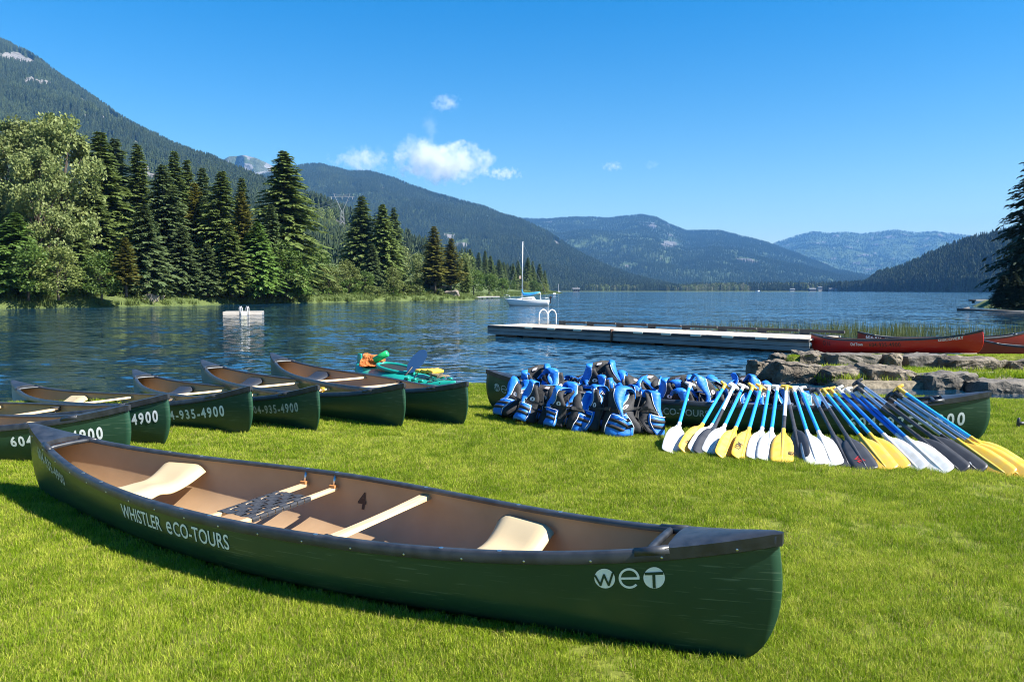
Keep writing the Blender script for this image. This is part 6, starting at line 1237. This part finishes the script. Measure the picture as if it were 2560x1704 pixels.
pe, ph_ = pylon(); P0 = Vector(pe.location) + Vector((0, 0, ph_ * .87)); mwire = mat('power_cable', (0.30, 0.31, 0.32), 0.5)
for k, x in enumerate((-11, 0, 11)):
    b = MB(); tgt = Vector(pd(560 * DS, (500 + 4 * k) * DS, 860)); s = P0 + Vector((x, 0, 0)); pts = [s.lerp(tgt, t / 14) - Vector((0, 0, 26 * (t / 14) * (1 - t / 14))) for t in range(15)]; b.tube(pts, 0.13, 4)
    tag(b.obj('power_line', [mwire], None), ['left', 'middle', 'right'][k] + ' one of three power lines hanging from the pylon across the hillside', 'power line')

# ================================================================== REEDS, LILY PADS
M_REED = leafm('reed_stems', (0.07, 0.10, 0.025), (0.13, 0.14, 0.045), 0.3)
RE = [tuft(90 + i, 16, 0.6, 0.7, 0.007, M_REED, 0.22) for i in range(3)]
n = 560; u = RNG.random(n); x = 8 + 17 * u; y = 29.5 + 6 * RNG.random(n) - 0.05 * x; ok = (fbm(x * 0.5, y * 0.6, 3) > 0.42) & (y > 27.5); x, y = x[ok], y[ok]
scatter('reed_bed', np.stack([x, y, np.full(len(x), WATER - 0.08)], -1), RNG.uniform(0.7, 1.25, len(x)), RNG.uniform(0, 6.28, len(x)), RE, 'bed of thin green reeds standing in the water behind the red canoe', 'reeds')
n = 700; x = RNG.uniform(24, 42, n); y = RNG.uniform(40, 56, n); ok = (fbm(x * 0.4, y * 0.25, 3) > 0.53) & (x > y * 0.56); x, y = x[ok], y[ok]; b = MB(); b.add([(0.16 * math.cos(i * 0.7), 0.16 * math.sin(i * 0.7), 0.012) for i in range(9)], [tuple(range(9))])
scatter('lily_pads', np.stack([x, y, np.full(len(x), WATER + 0.004)], -1), RNG.uniform(0.7, 1.6, len(x)), RNG.uniform(0, 6.28, len(x)), [proto('lily_pad', b.mesh('lily_pad', [mat('lily_leaf', (0.035, 0.06, 0.02), 0.4)]))], 'patch of dark lily pads on the water at the right', 'lily pads')

# ================================================================== KAYAK
def kayak():
    M_TEAL = mat('teal_plastic', (0.008, 0.26, 0.20), 0.4, noise=(3, (0.012, 0.31, 0.24), 0.3)); n_ = Vector(gp(1138, 958, 0.12)); f_ = Vector(gp(893, 909, 0.17)); ax = (n_ - f_).normalized(); L = (n_ - f_).length
    yv = Vector((0, 0, 1)).cross(ax).normalized(); zv = ax.cross(yv); M = Matrix((ax, yv, zv)).transposed().to_4x4(); M.translation = (n_ + f_) / 2 - zv * 0.30; e = empty('kayak'); e.matrix_world = M
    V = []; nu, nv = 40, 20
    for i in range(nu + 1):
        u = -1 + 2 * i / nu; w = 0.33 * (1 - abs(u) ** 2.6) ** 0.8 + 0.012; zt = 0.29 + 0.05 * abs(u) ** 4 + (0.05 * math.exp(-((u - 0.05) / 0.3) ** 2)); zb = 0.02 + 0.12 * abs(u) ** 3
        for j in range(nv):
            a = 2 * math.pi * j / nv; c, s = math.cos(a), math.sin(a); V.append((u * L / 2, w * math.copysign(abs(c) ** 0.8, c), (zt + zb) / 2 + (zt - zb) / 2 * math.copysign(abs(s) ** 0.8, s)))
    def inhole(u): return 0
    Fc = [(i * nv + j, i * nv + (j + 1) % nv, (i + 1) * nv + (j + 1) % nv, (i + 1) * nv + j) for i in range(nu) for j in range(nv)] + [tuple(range(nv))[::-1], tuple(nu * nv + j for j in range(nv))]
    h = mobj('hull', V, Fc, M_TEAL, e, True)
    pts = [(-0.12 + 0.52 * math.cos(q), 0.225 * math.sin(q), 0.355 + 0.03 * math.cos(q) * -1) for q in np.linspace(0, 2 * math.pi, 33)]; b = MB(); b.tube(pts, 0.030, 8); b.obj('cockpit_rim', [M_TEAL], e, True)
    mobj('cockpit_shade_sheet', [(-0.12 + 0.50 * math.cos(q), 0.205 * math.sin(q), 0.352 - 0.03 * math.cos(q)) for q in np.linspace(0, 2 * math.pi, 25)[:-1]], [tuple(range(24))], mat('cockpit_shade', (0.006, 0.012, 0.012), 0.8), e)  # flat near-black sheet on the closed hull, shade of the hollow painted in
    b = MB(); b.box((-L / 2 + 0.10, 0, 0.36), (0.16, 0.05, 0.26), taper=0.8); bevel_obj(b.obj('rudder_fin', [M_TEAL], e), 0.02)
    for s in (-1, 1):
        b = MB(); b.tube([(0.45, s * 0.05, 0.37), (0.8, -s * 0.24, 0.30), (1.1, s * 0.2, 0.29), (1.3, -s * 0.12, 0.29)], 0.008, 5); b.obj('deck_cord', [M_WEB], e)
    for x in (0.55, 0.75, 0.95): 
        for s in (-1, 1): b = MB(); b.tube([(x, s * 0.25, 0.28), (x + 0.1, s * 0.25, 0.30)], 0.022, 6); b.obj('deck_fitting', [M_TEAL], e, True)
    tag(e, 'teal kayak drawn up at the water behind the row of canoes', 'kayak')
    # gear lying on the kayak: things of their own
    def at(x, y, z): return M @ Vector((x, y, z))
    bo = boulder('gear_bundle', at(-L * 0.31, 0.0, 0.40), (0.42, 0.34, 0.21), 71, mat('orange_nylon', (0.62, 0.13, 0.02), 0.65, noise=(9, (0.75, 0.22, 0.05), 0.2), bump=(14, 1.0, 0.06)), 'crumpled orange nylon bundle strapped on the kayak stern', None, rough=0.12); bo['category'] = 'bundle'
    b = MB(); pts = [(0, 0, -0.13), (0, 0, -0.125), (0, 0, 0.11), (0, 0, 0.13)]; b.tube(pts, [0.035, 0.055, 0.055, 0.045], 12); o = b.obj('dry_bag', [mat('green_dry_bag', (0.02, 0.50, 0.14), 0.45, bump=(10, 0.4, 0.02))], None, True); o.location = at(-L * 0.205, -0.02, 0.50); o.rotation_euler = (0, R(62), R(-8)); tag(o, 'bright green dry bag lying behind the kayak cockpit', 'dry bag')
    e2 = empty('kayak_paddle'); e2.location = at(0.42, -0.12, 0.36); e2.rotation_euler = (R(-10), R(38), R(-12)); mb = mat('dark_blue_blade', (0.02, 0.07, 0.20), 0.35); V = []; st = [(0, .03), (.08, .085), (.22, .10), (.36, .08), (.42, .03)]
    for z, w in st: V += [(-w, -0.004, z), (w, -0.004, z), (w, 0.006, z), (-w, 0.006, z)]
    mobj('blade', V, [(i * 4 + j, i * 4 + (j + 1) % 4, i * 4 + 4 + (j + 1) % 4, i * 4 + 4 + j) for i in range(4) for j in range(4)] + [(3, 2, 1, 0), (16, 17, 18, 19)], mb, e2); b = MB(); b.tube([(0, 0, -0.5), (0, 0, 0.1)], 0.015, 8); b.obj('shaft', [M_FLOAT], e2, True); tag(e2, 'paddle with dark blue blade sticking up from the kayak', 'paddle')
    b = MB()
    for i in range(3): b.box((0.13 * (i - 1), 0.02 * i, 0.01 * i), (0.14, 0.24, 0.05), rot=(0, 0.08 * i, 0.1 * i))
    o = b.obj('paddle_float', [mat('yellow_foam', (0.72, 0.42, 0.05), 0.6)]); bevel_obj(o, 0.015); o.matrix_world = M @ Matrix.Translation((0.72, 0.05, 0.385)); tag(o, 'flat yellow float bag on the kayak foredeck', 'float')
    b = MB(); rg = random.Random(3); pts = [at(1.05 + 0.16 * math.cos(t * 1.3) + 0.04 * rg.random(), 0.10 * math.sin(t * 1.7) + 0.03 * rg.random(), 0.345 + 0.035 * rg.random()) for t in range(26)]; b.tube(pts, 0.009, 5); tag(b.obj('rope', [mat('brown_rope', (0.22, 0.17, 0.10), 0.9)], None, True), 'tangle of brown rope on the kayak bow', 'rope')
kayak()
# ================================================================== LAWN GRASS
def grass_mat(name, c1, c2, c3):
    m = bpy.data.materials.new(name); m.use_nodes = True
    N = m.node_tree.nodes; L = m.node_tree.links; B = N['Principled BSDF']; B.inputs['Roughness'].default_value = 0.5; B.inputs['Specular IOR Level'].default_value = 0.12
    g = N.new('ShaderNodeNewGeometry'); oi = N.new('ShaderNodeObjectInfo')
    n = N.new('ShaderNodeTexNoise'); n.inputs['Scale'].default_value = 0.8; n.inputs['Detail'].default_value = 8; n.inputs['Roughness'].default_value = 0.72; L.new(oi.outputs['Location'], n.inputs['Vector'])
    r = N.new('ShaderNodeValToRGB'); e = r.color_ramp.elements; e[0].position = 0.3; e[0].color = (*c1, 1); e[1].position = 0.72; e[1].color = (*c3, 1); x = e.new(0.52); x.color = (*c2, 1)
    mx = N.new('ShaderNodeMath'); mx.operation = 'MULTIPLY_ADD'; mx.inputs[1].default_value = 0.55; L.new(oi.outputs['Random'], mx.inputs[0])
    sb = N.new('ShaderNodeMath'); sb.operation = 'SUBTRACT'; sb.inputs[1].default_value = 0.275; L.new(n.outputs['Fac'], sb.inputs[0]); L.new(sb.outputs[0], mx.inputs[2]); L.new(mx.outputs[0], r.inputs['Fac'])
    L.new(r.outputs['Color'], B.inputs['Base Color'])
    tr = N.new('ShaderNodeBsdfTranslucent'); L.new(r.outputs['Color'], tr.inputs['Color']); mix = N.new('ShaderNodeMixShader'); mix.inputs[0].default_value = 0.42
    L.new(B.outputs[0], mix.inputs[1]); L.new(tr.outputs[0], mix.inputs[2]); L.new(mix.outputs[0], N['Material Output'].inputs['Surface']); return m
M_GRASS = grass_mat('lawn_grass', (0.12, 0.20, 0.008), (0.255, 0.355, 0.016), (0.45, 0.48, 0.07))
M_STRAW = mat('dry_grass', (0.28, 0.24, 0.075), 0.7, translucent=0.3)
def tuft2(seed, n, r, h, w, m):
    p = tuft(seed, n, r, h, w, m, lean=1.0); return p
TUFTS = [tuft2(60 + i, 34, 0.045, 0.031, 0.0014, M_GRASS) for i in range(6)]
me = TUFTS[0].data
rg = random.Random(5)
for t in TUFTS:
    t.data.materials.append(M_STRAW)
    mi = np.zeros(len(t.data.polygons), dtype=np.int32)
    for b in range(len(mi) // 2):
        if rg.random() < 0.10: mi[2 * b: 2 * b + 2] = 1
    t.data.polygons.foreach_set('material_index', mi)
def lawn_points(y0, y1, dens):
    w = 0.70; out = []
    n = int(dens * (y1 - y0) * (y1 + y0) * 0.5 * 2 * w * 1.08)
    y = np.sqrt(RNG.uniform(y0 ** 2, y1 ** 2, n)); x = RNG.uniform(-1, 1, n) * (w * y + 0.35)
    return np.stack([x, y], -1)
P = np.concatenate([lawn_points(1.6, 4, 2100), lawn_points(4, 7, 1150), lawn_points(7, 10, 560), lawn_points(10, 14, 420)])
def keep_off(P, near, far, L, B, z0):
    a = np.array(near[:2]); b = np.array(far[:2]); ax = (a - b) / np.linalg.norm(a - b); q = P - (a + b) / 2; x = q @ ax; y = q @ np.array([-ax[1], ax[0]])
    return ~((np.abs(x) < L / 2 - 0.25) & (np.abs(y) < B * 0.90 * (1 - np.minimum(1, (np.abs(x) / (L / 2 - 0.12))) ** 1.8)))
ok = np.ones(len(P), bool)
for c in (c1, c2, cF[0], cE[0], cD[0], cC[0], cB[0], cA[0]):
    M = c.matrix_world; ax = M.to_3x3().col[0]; ok &= keep_off(P, np.array(M.translation + ax * 2.6), np.array(M.translation - ax * 2.6), CL, 0.45, 0)
P = P[ok]; Z = ground_z(P[:, 0], P[:, 1]); s = P[:, 1] - shoreline(P[:, 0])
ok = (Z > -0.19 + 0.05 * RNG.random(len(P))) & (RNG.random(len(P)) < 0.35 + 0.65 * smooth(0.33, 0.42, fbm(P[:, 0] * 3.1 + 8, P[:, 1] * 3.1, 4))); P = P[ok]; Z = Z[ok]
d = np.linalg.norm(P, axis=1); sc = RNG.uniform(0.75, 1.3, len(P)) * np.interp(d, [2, 5, 9, 14], [0.95, 1.05, 1.25, 1.45]) * (0.85 + 0.4 * fbm(P[:, 0] * 2.2, P[:, 1] * 2.2, 3))
grass = scatter('lawn_grass', np.column_stack([P, Z - 0.004]), sc, RNG.uniform(0, 6.28, len(P)), TUFTS, 'short sunlit lawn grass', 'grass')
# terrace and ledge grass, longer and drier
n = 15000; x = RNG.uniform(6.2, 19, n); y = RNG.choice([0, 1, 1], n); y = np.where(y == 0, RNG.uniform(14.9, 16.9, n), RNG.uniform(17.3, 24.5, n)); z = ground_z(x, y)
ok = (z > -0.42) & (RNG.random(n) < np.where(y < 17.0, smooth(0.38, 0.55, fbm(x * 0.7, y * 0.7, 3)) * 0.8 + 0.05, 1)); x, y, z = x[ok], y[ok], z[ok]
LT = [tuft(80 + i, 34, 0.11, 0.09, 0.004, M_GRASS, 0.9) for i in range(4)]
scatter('terrace_grass', np.stack([x, y, z - 0.01], -1), np.where(y < 17.0, RNG.uniform(0.9, 2.0, len(x)), RNG.uniform(0.4, 0.75, len(x))), RNG.uniform(0, 6.28, len(x)), LT, 'grass on the terrace and on the ledge between the boulders', 'grass')
# ---- air: pale haze over the whole valley
def make_haze():
    v = [(x, y, z) for z in (-5.5, 1125) for (x, y) in ((-6000, -400), (9000, -400), (9000, 11500), (-6000, 11500))]
    m = bpy.data.materials.new('valley_air'); m.use_nodes = True; N = m.node_tree.nodes; N.remove(N['Principled BSDF'])
    pv = N.new('ShaderNodeVolumePrincipled'); pv.inputs['Color'].default_value = (0.155, 0.43, 0.90, 1); pv.inputs['Density'].default_value = 6.0e-5; pv.inputs['Anisotropy'].default_value = 0.0
    m.node_tree.links.new(pv.outputs[0], N['Material Output'].inputs['Volume'])
    o = mobj('haze', v, [(0, 3, 2, 1), (4, 5, 6, 7), (0, 1, 5, 4), (1, 2, 6, 5), (2, 3, 7, 6), (3, 0, 4, 7)], m)
    tag(o, 'thin blue haze in the valley air', 'haze', kind='stuff')
make_haze()
# ---- clouds: real volumes above and beyond the haze
def cloud(px, py, d, w, h, seed, dens, label, thr=0.0):
    p = pd(px * DS, py * DS, d); k = d / F * DS
    m = bpy.data.materials.new('cloud_vapour'); m.use_nodes = True; N = m.node_tree.nodes; L = m.node_tree.links; N.remove(N['Principled BSDF'])
    tc = N.new('ShaderNodeTexCoord'); ln = N.new('ShaderNodeVectorMath'); ln.operation = 'LENGTH'; L.new(tc.outputs['Object'], ln.inputs[0])
    mp = N.new('ShaderNodeMapping'); mp.inputs['Location'].default_value = (seed * 3.7, seed * 1.3, seed); mp.inputs['Scale'].default_value = (w / h * 1.0, 1.0, 1.0); L.new(tc.outputs['Object'], mp.inputs['Vector'])
    n = N.new('ShaderNodeTexNoise'); n.inputs['Scale'].default_value = 1.9; n.inputs['Detail'].default_value = 8; n.inputs['Roughness'].default_value = 0.62; L.new(mp.outputs[0], n.inputs['Vector'])
    a = N.new('ShaderNodeMath'); a.operation = 'MULTIPLY_ADD'; a.inputs[1].default_value = 3.2; a.inputs[2].default_value = -0.95 - thr; L.new(n.outputs['Fac'], a.inputs[0])
    pw = N.new('ShaderNodeMath'); pw.operation = 'POWER'; pw.inputs[1].default_value = 1.6; L.new(ln.outputs['Value'], pw.inputs[0])
    s = N.new('ShaderNodeMath'); s.operation = 'SUBTRACT'; L.new(a.outputs[0], s.inputs[0]); L.new(pw.outputs[0], s.inputs[1])
    c = N.new('ShaderNodeMath'); c.operation = 'MULTIPLY'; c.use_clamp = False; c.inputs[1].default_value = dens * 1.6; L.new(s.outputs[0], c.inputs[0])
    mx = N.new('ShaderNodeMath'); mx.operation = 'MAXIMUM'; mx.inputs[1].default_value = 0.0; L.new(c.outputs[0], mx.inputs[0])
    mi = N.new('ShaderNodeMath'); mi.operation = 'MINIMUM'; mi.inputs[1].default_value = dens; L.new(mx.outputs[0], mi.inputs[0])
    pv = N.new('ShaderNodeVolumePrincipled'); pv.inputs['Color'].default_value = (0.98, 0.98, 0.98, 1); pv.inputs['Anisotropy'].default_value = 0.0; L.new(mi.outputs[0], pv.inputs['Density'])
    L.new(pv.outputs[0], N['Material Output'].inputs['Volume'])
    bm = bmesh.new(); bmesh.ops.create_icosphere(bm, subdivisions=3, radius=1.0); me = bpy.data.meshes.new('cloud'); bm.to_mesh(me); bm.free(); me.materials.append(m)
    o = link('cloud', me); o.location = p; o.scale = (w / 2 * k, w / 3 * k, h / 2 * k); tag(o, label, 'cloud', kind='stuff'); return o
cloud(1020, 374, 12000, 260, 110, 1.0, 0.0045, 'largest white cloud above the middle mountain')
cloud(955, 345, 12000, 130, 90, 2.0, 0.0022, 'torn wisp at the upper left of the largest cloud', 0.15)
cloud(990, 295, 12000, 50, 90, 8.0, 0.0014, 'faint upright wisp between the largest cloud and the high one', 0.1)
cloud(832, 368, 12000, 170, 80, 3.0, 0.0025, 'thin cloud just above the middle mountain ridge', 0.15)
cloud(1160, 400, 12000, 110, 34, 4.0, 0.004, 'small cloud right of the largest one', 0.1)
cloud(1025, 238, 12000, 90, 56, 5.0, 0.003, 'small wisp high above the largest cloud', 0.2)
cloud(1410, 383, 12000, 70, 30, 6.0, 0.003, 'tiny cloud alone in the sky above the valley', 0.15)
cloud(1500, 380, 12000, 44, 30, 7.0, 0.002, 'faintest tiny cloud, rightmost in the sky', 0.2)
scene.cycles.volume_step_rate = 1.0; scene.cycles.volume_max_steps = 128
